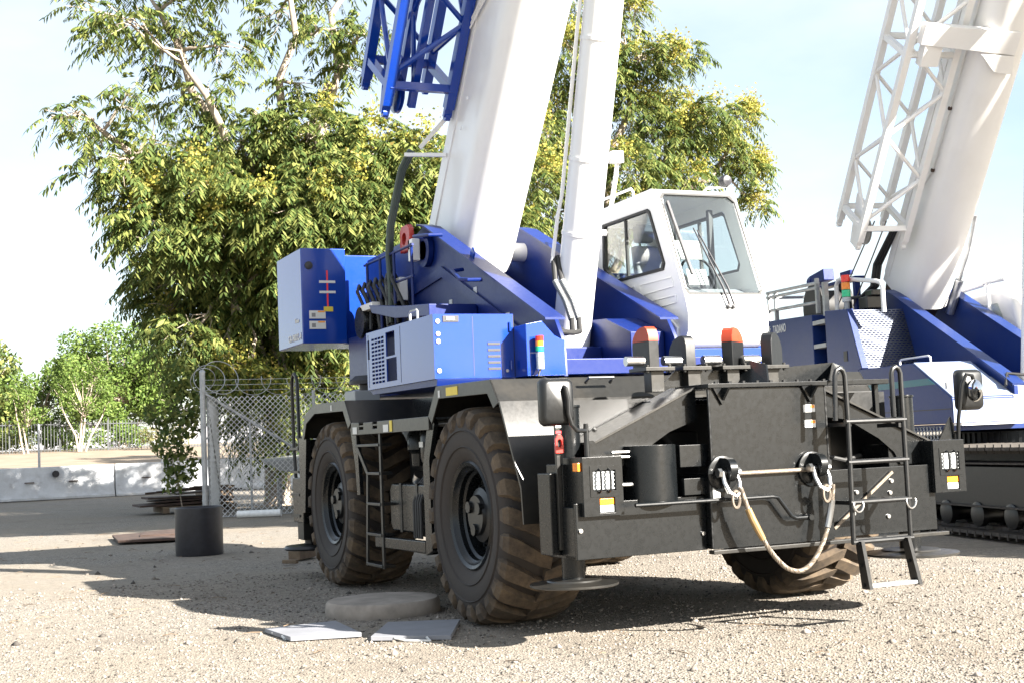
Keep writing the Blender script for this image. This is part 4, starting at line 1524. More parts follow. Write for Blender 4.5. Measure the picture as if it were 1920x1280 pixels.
# pressed ribs and door lines on the near flank
for q in ([(4.1, 3.0), (3.55, 3.0), (3.5, 2.88), (3.98, 2.88)], [(3.45, 3.0), (2.82, 3.0), (2.78, 2.9), (3.45, 2.88)], [(3.9, 2.8), (2.75, 2.82), (2.74, 2.74), (3.75, 2.7)]):
    b = MB()
    ci = [(sum(p[0] for p in q) / 4 + (y - sum(p[0] for p in q) / 4) * 0.95, sum(p[1] for p in q) / 4 + (z - sum(p[1] for p in q) / 4) * 0.8) for y, z in q]
    b.px(q, XL - 0.008, XL + 0.002, [ci])
    b.build('pressed_rib', cabm, cab, 0.003)
b = MB()
b.px([(3.55, 2.6), (2.85, 2.6), (2.72, 2.5), (2.72, 2.35), (3.0, 2.245), (3.5, 2.215)], XL - 0.035, XL)
st_ = b.build('cab_step_panel', cabm, cab, 0.01)
for k in range(5):
    z = 2.3 + 0.055 * k
    MB().box(XL - 0.042, XL - 0.034, 2.9, 3.4, z, z + 0.012).build('step_groove', 'grey_paint', st_)
# wipers
for u0_, u1_, v1_ in ((0.5, 0.3, 0.62), (0.56, 0.34, 0.6)):
    b = MB()
    b.tube([on_ws(u0_, -0.11, 0.02), on_ws(u0_ - 0.04, 0.05, 0.045), on_ws(u1_, v1_, 0.04)], [0.013, 0.011, 0.007], 7)
    b.cyl(on_ws(u0_, -0.11, -0.02), on_ws(u0_, -0.11, 0.03), 0.022, 12)
    b.build('wiper_arm', 'plastic_black', cab)
b = MB()
b.beam(on_ws(0.07, 0.88, 0.03), on_ws(0.14, 0.18, 0.03), 0.03, 0.025, (1, 0, 0))
b.build('wiper_blade', 'plastic_black', cab)
# interior
b = MB()
b.box(1.02, 1.5, 3.4, 3.9, 2.85, 2.98)
b.hexa([(1.04, 3.85, 2.98), (1.48, 3.85, 2.98), (1.48, 3.97, 2.98), (1.04, 3.97, 2.98)], [(1.1, 4.05, 3.5), (1.42, 4.05, 3.5), (1.42, 4.15, 3.5), (1.1, 4.15, 3.5)])
b.box(1.15, 1.37, 4.08, 4.17, 3.54, 3.74)
b.build('seat', 'seat_grey', cab, 0.03)
b = MB()
b.tube([(1.26, 2.86, 2.6), (1.26, 3.0, 2.95), (1.26, 3.08, 3.05)], 0.03, 8)
b.tube([(1.26 + 0.19 * math.cos(a), 3.08 + 0.06 * math.sin(a), 3.06 + 0.18 * math.sin(a)) for a in np.linspace(0, 2 * math.pi, 25)], 0.014, 7)
b.build('steering_wheel', 'plastic_black', cab)
b = MB()
b.hexa([(0.88, 2.68, 2.6), (1.64, 2.68, 2.6), (1.64, 2.95, 2.6), (0.88, 2.95, 2.6)], [(0.88, 2.68, 2.8), (1.64, 2.68, 2.8), (1.64, 2.9, 2.9), (0.88, 2.9, 2.9)])
b.build('dashboard', 'seat_grey', cab, 0.02)
b = MB()
b.box(1.5, 1.56, 3.2, 3.25, 2.9, 3.75)
b.box(0.9, 1.0, 3.5, 4.1, 2.85, 3.05)
b.build('cab_console', 'plastic_black', cab, 0.01)
MB().hexa([(0.98, 2.79, 2.92), (1.2, 2.79, 2.92), (1.2, 2.8, 2.92), (0.98, 2.8, 2.92)], [(0.98, 2.84, 3.08), (1.2, 2.84, 3.08), (1.2, 2.85, 3.08), (0.98, 2.85, 3.08)]).build('paper_notice', 'label_white', cab)
MB().hexa([(1.0, 3.0, 3.2), (1.28, 3.0, 3.2), (1.28, 3.02, 3.2), (1.0, 3.02, 3.2)], [(1.0, 3.05, 3.4), (1.28, 3.05, 3.4), (1.28, 3.07, 3.4), (1.0, 3.07, 3.4)]).build('display_unit', 'grey_paint', cab, 0.01)
# roof rail and lamp
b = MB()
b.tube([(0.85, 4.5, 3.9), (0.85, 4.48, 4.02), (0.85, 3.75, 4.02), (0.85, 3.62, 4.02), (0.85, 3.58, 3.98), (0.85, 3.57, 3.92)], 0.014, 8)
b.build('roof_rail', 'white', cab)
b = MB()
b.tube([(1.45, 3.2, 3.92), (1.5, 3.2, 3.97), (1.72, 3.1, 3.98), (1.76, 3.1, 3.85)], 0.012, 8)
b.build('lamp_bracket', 'white', cab)
b = MB()
b.lathe([(0.0, -0.06), (0.05, -0.05), (0.065, 0.0), (0.05, 0.05), (0, 0.06)], (1.66, 3.1, 4.03), 'y', 16)
b.build('work_lamp', 'plastic_black', cab)
b = MB()
b.px([(2.72, 2.06), (2.72, 2.3), (2.78, 2.33), (4.6, 2.33), (4.6, 2.06)], 0.66, 1.78)
b.build('cab_base', 'blue', C1, 0.01)
b = MB()
b.px([(2.6, 2.06), (2.6, 2.34), (2.85, 2.56), (3.9, 2.95), (4.7, 3.2), (4.7, 2.06)], 0.62, 0.655)
b.build('cab_inner_panel', 'blue_dark', C1, 0.004)
b = MB()
b.box(0.66, 1.6, 4.75, 7.8, 2.06, 3.3)
b.build('engine_housing', 'blue', C1, 0.02)

# ---- tow sling hanging from the pad eyes (a thing of its own)
SL = thing('wire_rope_sling', 'frayed steel wire rope sling hanging in a loop from two shackles', 'rope', (-0.2, -0.15, 0.46))
pA, pB = Vector((-0.55, -0.17, 1.08)), Vector((0.24, -0.17, 1.04))
pts_ = []
ctrl = [(-0.55, 1.08), (-0.53, 1.0), (-0.49, 0.88), (-0.43, 0.76), (-0.35, 0.63), (-0.25, 0.525), (-0.17, 0.475), (-0.07, 0.455), (0.03, 0.49), (0.12, 0.58), (0.19, 0.7), (0.23, 0.83), (0.25, 0.95), (0.255, 1.06)]


def smooth(cs, sub=4):
    out = []
    for i in range(len(cs) - 1):
        p0, p1, p2, p3 = cs[max(i - 1, 0)], cs[i], cs[i + 1], cs[min(i + 2, len(cs) - 1)]
        for k in range(sub):
            t_ = k / sub
            out.append(tuple(0.5 * ((2 * p1[j]) + (-p0[j] + p2[j]) * t_ + (2 * p0[j] - 5 * p1[j] + 4 * p2[j] - p3[j]) * t_ ** 2 + (-p0[j] + 3 * p1[j] - 3 * p2[j] + p3[j]) * t_ ** 3) for j in range(len(p0))))
    out.append(cs[-1])
    return out


path = [Vector((x, -0.19 - 0.03 * math.sin(i * 0.1), z)) for i, (x, z) in enumerate(smooth(ctrl, 5))]
b = MB()
# six strands laid round the core
NP = []
for i in range(len(path) - 1):
    for k in range(4):
        NP.append(path[i].lerp(path[i + 1], k / 4))
NP.append(path[-1])
for st in range(5):
    pp = []
    for i, q in enumerate(NP):
        d = (NP[min(i + 1, len(NP) - 1)] - NP[max(i - 1, 0)]).normalized()
        a_ = Vector((0, 1, 0))
        b_ = d.cross(a_)
        th = i * 0.5 + 2 * math.pi * st / 5
        pp.append(q + (a_ * math.cos(th) + b_ * math.sin(th)) * 0.0095)
    b.tube(pp, 0.0088, 5)
b.build('rope', 'wire_rope', SL)
b = MB()
b.tube(path[8:20:3], [0.024, 0.026, 0.026, 0.022][:len(path[8:20:3])], 10)
b.build('ferrule', 'brass_sleeve', SL)
b = MB()
b.tube(path[-14:-5:2], 0.025, 10)
b.build('ferrule', 'steel', SL)
for xx in (-0.59, 0.2):
    b = MB()
    dx = 0.045
    cx = xx
    b.cyl((cx - 0.085, -0.12, 1.19), (cx + 0.085, -0.12, 1.19), 0.02, 10)
    b.cyl((cx - 0.1, -0.12, 1.19), (cx - 0.07, -0.12, 1.19), 0.034, 6)
    b.cyl((cx + 0.06, -0.12, 1.19), (cx + 0.085, -0.12, 1.19), 0.032, 10)
    b.tube([(cx - 0.055, -0.12, 1.19), (cx - 0.062, -0.15, 1.12), (cx - 0.045, -0.18, 1.05), (cx, -0.19, 1.02), (cx + 0.045, -0.18, 1.05), (cx + 0.062, -0.15, 1.12), (cx + 0.055, -0.12, 1.19)], 0.017, 8)
    b.build('shackle', 'steel', SL)
    b = MB()
    th_ = [(xx + 0.03 * math.cos(a), -0.19, 1.0 + 0.06 * math.sin(a)) for a in np.linspace(0, 2 * math.pi, 17)]
    b.tube(th_, 0.011, 6)
    b.build('rope_eye', 'wire_rope', SL)
# ================================================================== crawler crane behind, right
AZ2 = math.radians(13)
p2 = Vector((6.314, 4.597, 0))
ex2 = Vector((math.cos(AZ2), -math.sin(AZ2), 0))
ey2 = Vector((math.sin(AZ2), math.cos(AZ2), 0))
C2 = thing('crawler_crane', 'older navy blue and white crawler crane with teal stripe and perforated grille, behind at right', 'crane', p2 + ex2 * 1.6 + ey2 * 2.2, -AZ2, off=(-1.6, -2.2, 0))


def track(x0_, x1_):
    b_ = MB()
    b_.px([(-2.2, 0.38), (4.6, 0.38), (4.9, 0.6), (4.7, 0.92), (-2.3, 0.92), (-2.6, 0.6)], x0_ + 0.1, x1_ - 0.1)
    fr_ = b_.build('crawler_track', 'black_satin', C2, 0.02)
    b_ = MB()
    b_.px([(-2.1, 0.42), (4.4, 0.42), (4.4, 0.4), (-2.1, 0.4)], x0_ + 0.02, x0_ + 0.1)
    b_.px([(-2.1, 0.94), (4.4, 0.94), (4.4, 0.96), (-2.1, 0.96)], x0_ + 0.04, x1_ - 0.1)
    b_.build('track_frame_ledge', 'track_steel', fr_)
    # rollers
    rol = None
    for k in range(9):
        y = -1.9 + 0.78 * k
        if rol is None:
            c_ = MB()
            c_.lathe([(0.1, -0.02), (0.16, 0.0), (0.16, 0.08), (0.12, 0.1), (0.12, 0.3), (0.16, 0.32), (0.16, 0.4)], (0, 0, 0), 'x', 18)
            rol = c_.build('track_roller', 'black_satin', fr_)
            o_ = rol
        else:
            o_ = rol.copy()
            COL.objects.link(o_)
            o_.parent = fr_
        o_.location = (x0_ + 0.08, y, 0.3)
    for y in (-2.55, 4.85):
        c_ = MB()
        c_.lathe([(0.3, 0.0), (0.44, 0.02), (0.44, 0.3), (0.3, 0.32)], (x0_ + 0.12, y, 0.6), 'x', 26)
        c_.build('track_wheel', 'black_satin', fr_)
    # shoes round the loop
    Lc = 7.4
    path_ = []
    N = 96
    per = 2 * Lc + 2 * math.pi * 0.53
    sh = None
    for k in range(N):
        d = per * k / N
        if d < Lc:
            p_, a = (-2.55 + d, 0.075), 0.0
        elif d < Lc + math.pi * 0.53:
            th = (d - Lc) / 0.53
            p_, a = (4.85 + 0.53 * math.sin(th), 0.605 - 0.53 * math.cos(th)), th
        elif d < 2 * Lc + math.pi * 0.53:
            p_, a = (4.85 - (d - Lc - math.pi * 0.53), 1.135), math.pi
        else:
            th = (d - 2 * Lc - math.pi * 0.53) / 0.53
            p_, a = (-2.55 - 0.53 * math.sin(th), 0.605 + 0.53 * math.cos(th)), math.pi + th
        if sh is None:
            c_ = MB()
            c_.box(0.0, x1_ - x0_, -0.085, 0.085, -0.02, 0.02)
            c_.box(0.0, x1_ - x0_, -0.085, -0.055, -0.055, -0.02)
            c_.box(0.25, 0.38, -0.09, 0.09, 0.02, 0.07)
            sh = c_.build('track_shoe', 'track_steel', fr_)
            o_ = sh
        else:
            o_ = sh.copy()
            COL.objects.link(o_)
            o_.parent = fr_
        o_.location = (x0_, p_[0], p_[1])
        o_.rotation_euler = (a, 0, 0)
    return fr_


track(0.0, 0.72)
track(2.48, 3.2)
b = MB()
b.box(0.75, 2.45, -0.6, 3.6, 0.5, 1.15)
b.build('undercarriage', 'black_satin', C2, 0.02)
b = MB()
b.lathe([(0.9, 1.15), (0.9, 1.34), (0.8, 1.36)], (1.6, 1.9, 0), 'z', 48)
for k in range(64):
    th = 2 * math.pi * k / 64
    b.beam((1.6 + 0.9 * math.cos(th), 1.9 + 0.9 * math.sin(th), 1.18), (1.6 + 0.9 * math.cos(th), 1.9 + 0.9 * math.sin(th), 1.33), 0.04, 0.05, (math.cos(th), math.sin(th), 0))
b.build('slewing_ring', 'black_satin', C2)
MB().box(0.15, 3.05, 0.9, 7.0, 1.37, 1.46).build('turntable_frame', 'blue_aged', C2, 0.01)

# side housings
HOOD = [(3.6, 1.47), (0.9, 1.47), (0.92, 1.81), (1.93, 2.33), (3.6, 2.35)]
b = MB()
b.px(HOOD, 0.1, 1.0)
hood = b.build('front_hood', 'blue_aged', C2, 0.012)
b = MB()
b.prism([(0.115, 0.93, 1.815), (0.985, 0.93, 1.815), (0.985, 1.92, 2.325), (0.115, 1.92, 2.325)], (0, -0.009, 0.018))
b.build('hood_sheen', 'blue_sheen', hood, 0.004)  # thin sheet over the slope, carrying the painted sheen
b = MB()
b.px([(3.5, 2.1), (1.5, 2.1), (1.32, 2.01), (3.5, 2.0)], 0.094, 0.0995)
b.build('teal_stripe', 'teal', hood)
b = MB()
b.box(0.095, 0.0995, 0.95, 3.4, 1.66, 1.672)
b.build('panel_seam', 'plastic_black', hood)
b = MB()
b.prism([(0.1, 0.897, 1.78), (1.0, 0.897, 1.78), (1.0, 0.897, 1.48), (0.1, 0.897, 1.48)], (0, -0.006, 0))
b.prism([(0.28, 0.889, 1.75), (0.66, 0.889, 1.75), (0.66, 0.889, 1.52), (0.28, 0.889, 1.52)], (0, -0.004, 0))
b.build('hood_front_panel', 'blue_sheen', hood)
b = MB()
b.box(0.1, 1.0, 0.7, 0.9, 1.44, 1.465)
b.build('hood_sill', 'white_aged', hood)
b = MB()
b.tube([(0.45, 2.05, 2.33), (0.45, 2.05, 2.42), (0.45, 2.1, 2.44), (0.45, 2.9, 2.44), (0.45, 2.95, 2.42), (0.45, 2.95, 2.34)], 0.016, 8)
b.build('grab_handle', 'white_aged', hood)
MB().box(0.093, 0.0995, 1.0, 1.06, 1.93, 2.02).build('sticker', 'label_white', hood)
b = MB()
b.px([(0.92, 1.47), (0.92, 1.81), (1.5, 2.1), (1.5, 1.47)], 1.005, 2.9)
b.build('front_cover', 'grey_paint', C2, 0.01)
b = MB()
for k in range(2):
    b.tube([(0.95 + 0.1 * k, 1.0, 1.95), (1.1, 1.2, 2.12), (1.6, 1.0, 2.05), (2.2, 0.9, 2.0)], 0.02, 8)
b.build('front_hoses', 'rubber', C2)

SIDE_A = [(7.4, 1.6), (7.4, 3.43), (5.2, 3.34), (5.2, 1.6)]
b = MB()
b.px(SIDE_A, 0.1, 1.05)
ha = b.build('rear_housing', 'blue_aged', C2, 0.012)
text_mesh('maker_lettering', 'TADANO', 0.2, 'label_white', ha, (0.096, 6.86, 3.17), (0, -1, 0), (0, 0, 1), squeeze=0.66)
b = MB()
b.prism([(0.096, 7.12, 3.08), (0.096, 7.2, 3.08), (0.096, 7.14, 3.32), (0.096, 6.98, 3.32)], (-0.004, 0, 0))
b.prism([(0.096, 7.06, 3.14), (0.096, 7.1, 3.14), (0.096, 7.04, 3.28), (0.096, 6.96, 3.28)], (-0.004, 0, 0))
b.build('maker_emblem', 'label_white', ha)
b = MB()
b.box(0.5, 1.05, 4.72, 5.18, 1.6, 3.2)
b.build('step_recess', 'blue_dark', C2)
for z in (3.16, 2.78, 2.4):
    MB().box(0.1, 0.5, 4.72, 5.19, z, z + 0.07).build('recess_step', 'grey_paint', C2, 0.005)
SIDE_B = [(4.7, 1.6), (4.7, 3.35), (3.9, 3.3), (3.5, 2.355), (3.61, 2.34), (3.61, 1.6)]
b = MB()
b.px(SIDE_B, 0.1, 0.16)
b.px([(4.7, 1.6), (4.7, 3.35), (4.4, 3.33), (4.4, 1.6)], 0.16, 1.05)
hb_ = b.build('engine_housing', 'blue_aged', C2, 0.01)
b = MB()
b.box(0.092, 0.0995, 3.95, 4.08, 2.5, 2.66)
b.build('door_lock', 'plastic_black', hb_)
b = MB()
b.prism([(0.1, 3.9, 3.3), (0.2, 3.9, 3.3), (0.2, 3.5, 2.36), (0.1, 3.5, 2.36)], (0, -0.02, 0.006))
b.build('edge_trim', 'blue_aged', hb_, 0.004)


# perforated radiator grille: strips and staggered bridges
def gp(u, v, d):
    return Vector((0.2 + 0.85 * u, 3.88 - 0.37 * v, 3.27 - 0.9 * v)) + Vector((0, -0.92, 0.37)) * d


b = MB()
ROW, COLN = 26, 12
for r in range(ROW + 1):
    v0 = r / ROW
    b.prism([gp(0, v0 - 0.009, 0), gp(1, v0 - 0.009, 0), gp(1, v0 + 0.009, 0), gp(0, v0 + 0.009, 0)], Vector((0, -0.92, 0.37)) * 0.006)
for r in range(ROW):
    for c_ in range(COLN + 1):
        u_ = (c_ + (0.5 if r % 2 else 0)) / COLN
        if u_ > 1:
            continue
        b.prism([gp(u_ - 0.012, r / ROW + 0.009, 0), gp(u_ + 0.012, r / ROW + 0.009, 0), gp(u_ + 0.012, (r + 1) / ROW - 0.009, 0), gp(u_ - 0.012, (r + 1) / ROW - 0.009, 0)], Vector((0, -0.92, 0.37)) * 0.006)
stuff(b.build('perforated_grille', 'grille_steel', hb_))
b = MB()
b.prism([gp(0, 0, -0.08), gp(1, 0, -0.08), gp(1, 1, -0.08), gp(0, 1, -0.08)], Vector((0, 0.92, -0.37)) * 0.02)
b.build('radiator', 'blue_dark', hb_)

# turret plates
for x in (1.07, 2.13):
    b = MB()
    PL2 = [(0.95, 1.95), (1.2, 2.08), (4.25, 3.55), (4.45, 3.62), (4.8, 3.55), (6.5, 3.2), (6.5, 1.47), (0.95, 1.47)]
    b.px(PL2, x - 0.03, x + 0.03)
    tp = b.build('turret_plate', 'blue_aged', C2, 0.006)
    b = MB()
    for a, c in zip(PL2[0:3], PL2[1:4]):
        b.px([a, c, (c[0] - 0.01, c[1] + 0.025), (a[0] - 0.01, a[1] + 0.025)], x - 0.05, x + 0.14)
    b.build('plate_flange', 'blue_aged', tp)
b = MB()
b.box(1.12, 2.08, 1.5, 6.3, 1.47, 1.75)
b.build('turret_floor', 'blue_dark', C2)

# boom
B2 = math.radians(52.5)
a2 = Vector((0, -math.cos(B2), math.sin(B2)))
n2 = Vector((0, -math.sin(B2), -math.cos(B2)))


def bp2(x, s_, t_):
    return Vector((x, 0, 0)) + n2 * s_ + a2 * t_


b = MB()
b.prism([bp2(1.6 + x, s_, 0.15) for x, s_ in boom_section(0.4, -6.17, -5.18)], a2 * 10.0)
bm2 = b.build('boom', 'white_aged', C2, ang=24)
b = MB()
b.prism([bp2(1.6 + x, s_, 10.1) for x, s_ in boom_section(0.33, -6.1, -5.25)], a2 * 1.4)
b.build('boom_head', 'white_aged', bm2)
b = MB()
b.prism([bp2(1.24, -6.1, 0.16), bp2(1.24, -5.5, 0.16), bp2(1.24, -5.6, -0.3), bp2(1.24, -6.0, -0.4)], (0.72, 0, 0))
b.build('boom_foot', 'rust', bm2)
b = MB()
b.prism([bp2(1.199, -6.14, 0.3), bp2(1.199, -5.98, 0.3), bp2(1.199, -5.98, 9.8), bp2(1.199, -6.14, 9.8)], (-0.012, 0, 0))
b.build('boom_side_strip', 'white_aged', bm2)
b = MB()
b.tube([bp2(1.18, -5.9, 1.7), bp2(1.18, -5.55, 2.4), bp2(1.18, -5.55, 4.4), bp2(1.18, -5.6, 6.2)], 0.014, 6)
b.build('boom_pipe', 'white_aged', bm2)
b = MB()
b.tube([bp2(1.18, -5.85, 1.8), bp2(1.18, -5.82, 2.2), bp2(1.18, -5.82, 3.6)], 0.009, 6)
for t_ in (2.4, 3.4):
    b.cyl(bp2(1.2, -5.55, t_), bp2(1.16, -5.55, t_), 0.03, 8)
b.build('boom_cable', 'rust', bm2)
# hose along the belly edge
b = MB()
b.tube([bp2(2.02, -5.3, 0.0), bp2(2.03, -5.32, 0.6)], 0.07, 10)
b.tube([bp2(2.03, -5.32, 0.6), bp2(2.04, -5.33, 1.1), bp2(2.02, -5.4, 1.7)], 0.028, 8)
b.build('belly_hose', 'galv', bm2)
# lift cylinder hidden low between the plates
b = MB()
b.cyl((1.6, 1.4, 1.9), bp2(1.6, -5.2, 6.0), 0.16, 20)
b.build('lift_cylinder', 'white_aged', C2)
# jib support bracket on the near side of the boom
b = MB()
b.prism([bp2(0.35, -5.5, 4.42), bp2(0.35, -5.5, 4.72), bp2(1.7, -5.25, 4.72), bp2(1.7, -5.25, 4.38)], n2 * 0.13)
b.prism([bp2(0.42, -5.52, 4.1), bp2(0.42, -5.36, 4.1), bp2(0.42, -5.36, 4.42), bp2(0.42, -5.52, 4.42)], (0.28, 0, 0))
b.prism([bp2(1.2, -5.2, 4.37), bp2(1.7, -5.16, 4.37), bp2(1.75, -5.16, 4.1), bp2(1.45, -5.16, 4.12)], n2 * 0.03)
b.build('jib_bracket', 'white_aged', bm2, 0.01)
j2 = lattice(C2, 'lattice_jib', 'white_aged', bp2, 0.27, 1.02, -6.3, -5.53, 1.2, 8.8, 0.7, 0.1, 0.0)
# hoist ropes and hose bundle at the boom foot
b = MB()
b.tube([bp2(0.7, -6.0, 1.3), (0.75, 5.6, 3.5)], 0.012, 6)
b.tube([bp2(0.9, -6.0, 1.3), (0.95, 5.4, 3.5)], 0.012, 6)
b.build('hoist_ropes', 'wire_rope', C2)
b = MB()
for k in range(3):
    b.tube([bp2(1.1 + 0.04 * k, -6.1, 1.1), (1.05 + 0.05 * k, 4.75, 4.1), (1.0 + 0.05 * k, 4.8, 3.75), (0.9 + 0.05 * k, 5.0, 3.6), (0.85, 5.4, 3.62)], 0.03, 8)
b.build('boom_hoses', 'rubber', C2)

# deck rails, reel, hoops, signal tower
b = MB()
for z in (3.6, 3.84, 3.92):
    b.tube([(0.2, 7.3, z + 0.02), (0.2, 5.1, z - 0.06)], 0.028, 8)
for y in (7.2, 6.9, 5.15):
    b.beam((0.2, y, 3.36), (0.2, y, 3.94), 0.06, 0.06)
b.beam((0.25, 4.95, 3.3), (0.25, 4.95, 3.85), 0.08, 0.08)
b.tube([(0.2, 7.3, 3.86), (1.0, 7.3, 3.86)], 0.028, 8)
b.build('deck_rail', 'galv', C2)
b = MB()
b.tube([(0.5, 5.08, 3.3), (0.5, 5.06, 3.8), (0.5, 4.98, 3.88), (0.5, 4.85, 3.89), (0.5, 3.65, 3.7), (0.5, 3.5, 3.66), (0.5, 3.45, 3.58), (0.5, 3.45, 3.2)], 0.035, 10)
b.build('hoop_rail', 'white_aged', C2)
b = MB()
b.lathe([(0.42, -0.02), (0.42, 0.02), (0.3, 0.03), (0.3, 0.5), (0.42, 0.51), (0.42, 0.55)], (0.6, 6.2, 3.55), 'x', 30)
b.build('hose_reel', 'rubber', C2)
b = MB()
b.cyl((0.4, 4.5, 3.3), (0.4, 4.5, 3.47), 0.045, 12)
bc = b.build('signal_tower', 'grey_paint', C2)
for z, mt_ in ((3.47, 'lens_clear'), (3.55, 'lens_green'), (3.67, 'lens_orange'), (3.79, 'lens_red')):
    MB().cyl((0.4, 4.5, z + 0.002), (0.4, 4.5, z + 0.112 if z > 3.5 else z + 0.075), 0.07, 16).build('signal_lens', mt_, bc)
b = MB()
b.box(0.55, 0.85, 4.1, 4.4, 3.32, 3.52)
b.box(0.62, 0.8, 4.05, 4.3, 3.52, 3.62)
b.build('work_lamp', 'deck_grey', C2, 0.02)
b = MB()
b.beam((1.0, 7.0, 4.1), (1.0, 6.4, 4.16), 0.2, 0.2)
b.cyl((1.0, 7.1, 4.1), (1.0, 6.95, 4.1), 0.12, 14)
b.beam((1.0, 5.9, 4.08), (1.0, 5.5, 4.08), 0.06, 0.08)
b.box(0.9, 1.1, 5.2, 6.9, 3.92, 3.98)
b.box(0.95, 1.05, 6.7, 6.8, 3.4, 3.92)
b.box(0.95, 1.05, 5.3, 5.4, 3.3, 3.92)
b.build('camera_mast', 'blue_dark', C2, 0.01)

# far side: cab and its rails
b = MB()
cab2 = [(4.6, 1.7), (4.6, 3.4), (4.3, 3.5), (3.4, 3.5), (3.1, 3.3), (2.9, 2.6), (3.0, 1.7)]
b.px(cab2, 2.45, 3.35)
c2c = b.build('cab', 'white_aged', C2, 0.06)
b = MB()
b.px([(4.3, 2.6), (4.3, 3.3), (3.5, 3.3), (3.15, 2.6)], 2.44, 2.449)
b.build('side_window', 'glass', c2c)
b = MB()
b.tube([(2.3, 4.5, 3.3), (2.3, 4.3, 4.15), (2.3, 4.2, 4.25), (2.3, 3.6, 4.2), (2.3, 3.52, 4.1), (2.3, 3.5, 3.1)], 0.03, 8)
b.tube([(2.3, 4.9, 3.55), (2.3, 3.6, 3.6)], 0.03, 8)
b.tube([(2.3, 4.4, 3.1), (2.3, 4.35, 3.5), (2.3, 4.2, 3.62), (2.3, 3.0, 3.62)], 0.028, 8)
b.build('walkway_rail', 'white_aged', C2)
b = MB()
b.box(0.3, 2.9, 5.0, 7.3, 1.47, 1.6)
b.box(1.1, 2.9, 6.6, 7.6, 1.6, 2.9)
b.build('counterweight', 'blue_aged', C2, 0.02)
# yellow-edged step and mesh guard low on the near side
b = MB()
b.box(0.0, 0.1, 2.4, 3.3, 1.5, 1.56)
b.build('yellow_step_edge', 'label_yellow', C2)
b = MB()
for k in range(12):
    y = 1.1 + 0.09 * k
    b.tube([(0.12, y, 1.16), (0.12, y + 0.22, 1.44)], 0.007, 4)
    b.tube([(0.125, y + 0.22, 1.16), (0.125, y, 1.44)], 0.007, 4)
b.build('mesh_guard', 'galv', C2)
# ================================================================== things round the yard
# whitewashed concrete barrier, in lengths with holes and scuffs
edges = [-9.3, -3.2, 1.15, 5.6, 11.7]
labs = ['whitewashed concrete barrier length outside the left edge of the picture', 'worn whitewashed concrete barrier length with a hole near its middle, leftmost in view',
        'worn whitewashed concrete barrier length ending behind the stacked rusty steel and gate post', 'whitewashed concrete barrier length behind the chain-link fence and crane']
for i in range(len(edges) - 1):
    xa, xb = edges[i] + 0.02, edges[i + 1] - 0.02
    R_ = lambda x: 46.0 - 0.02 * x
    b = MB()
    base = [(-0.32, 0.0), (-0.32, 0.1), (-0.2, 0.28), (-0.14, 1.26), (0.14, 1.26), (0.2, 0.28), (0.32, 0.1), (0.32, 0.0)]
    b.prism([(xa, R_(xa) + y, z) for y, z in base], (xb - xa, R_(xb) - R_(xa), 0))
    bar = b.build('concrete_barrier', 'whitewash', None, 0.03)
    tag(bar, labs[i], 'barrier', 'barrier lengths along the yard edge')
    for xh in ((-1.05,) if i == 1 else (3.3,) if i == 2 else ()):
        MB().lathe([(0.13, 45.7), (0.13, 45.86), (0.0, 45.87)], (xh, 0.02, 0.98), 'y', 14).build('barrier_hole', 'plastic_black', bar)
    if i in (1, 2):
        for xs in (xa + 1.0, xa + 2.6):
            MB().box(xs, xs + 0.35, 45.76, 45.83, 0.66, 0.7).build('barrier_scuff', 'rust', bar)
# posts of the wire fence on the barrier
for x, lab in ((-1.6, 'thin grey steel fence post above the left of the barrier'), (3.05, 'thin grey steel fence post above the barrier near the gate')):
    b = MB()
    b.cyl((x, 46.3, 0.6), (x, 46.3, 2.85), 0.05, 10)
    b.lathe([(0.055, 2.85), (0.05, 2.9), (0.0, 2.92)], (x, 46.3, 0), 'z', 10)
    tag(b.build('fence_post', 'galv'), lab, 'post', 'fence posts above the barrier')

# steel picket fence on the bank
PF = thing('picket_fence', 'dark steel picket fence on the bank beneath the light green trees', 'fence', (4, 66, 1.95))
b = MB()
for k in range(240):
    x = -14 + 0.16 * k
    b.box(x - 0.014, x + 0.014, 65.986, 66.014, 1.9, 3.6 - 0.012 * (x + 2))
stuff(b.build('pickets', 'picket', PF))
for z in (2.1, 3.42):
    b = MB()
    b.beam((-14, 66.03, z + 0.16), (24, 66.03, z - 0.3), 0.04, 0.05)
    b.build('fence_rail', 'picket', PF)
for k in range(16):
    x = -14 + 2.5 * k
    MB().box(x - 0.035, x + 0.035, 66.02, 66.09, 1.85, 3.75 - 0.012 * (x + 2)).build('fence_upright', 'picket', PF)

# low buildings beyond
BW = thing('low_building', 'long low white building behind the picket fence', 'building', (8, 95, 2.2))
b = MB()
b.box(-2, 9.2, 95, 101, 2.0, 4.0)
b.build('wall', 'bldg_white', BW)
b = MB()
b.box(-2.3, 9.5, 94.6, 101.4, 4.02, 4.2)
b.build('roof', 'roof_dark', BW)
for k in range(5):
    MB().box(-0.6 + 2 * k, 0.3 + 2 * k, 94.93, 94.99, 2.7, 3.6).build('window', 'glass', BW)
SH = thing('carport', 'open carport with a dark flat roof on posts, far left behind the fence', 'carport', (10.5, 84, 2.2))
b = MB()
b.hexa([(7.6, 82, 4.3), (14, 82, 4.75), (14, 88, 4.75), (7.6, 88, 4.3)], [(7.6, 82, 4.5), (14, 82, 5.0), (14, 88, 5.0), (7.6, 88, 4.5)])
b.build('roof', 'roof_dark', SH)
for x in (8.6, 11.0, 13.2):
    MB().beam((x, 83, 2.1), (x, 83, 4.4), 0.18, 0.18).build('post', 'grey_paint', SH)
WL = MB().box(9.4, 16.5, 80, 80.3, 2.0, 3.55)
tag(WL.build('garden_wall', 'bldg_white', None, 0.02), 'bright white block wall below the carport roof', 'wall')

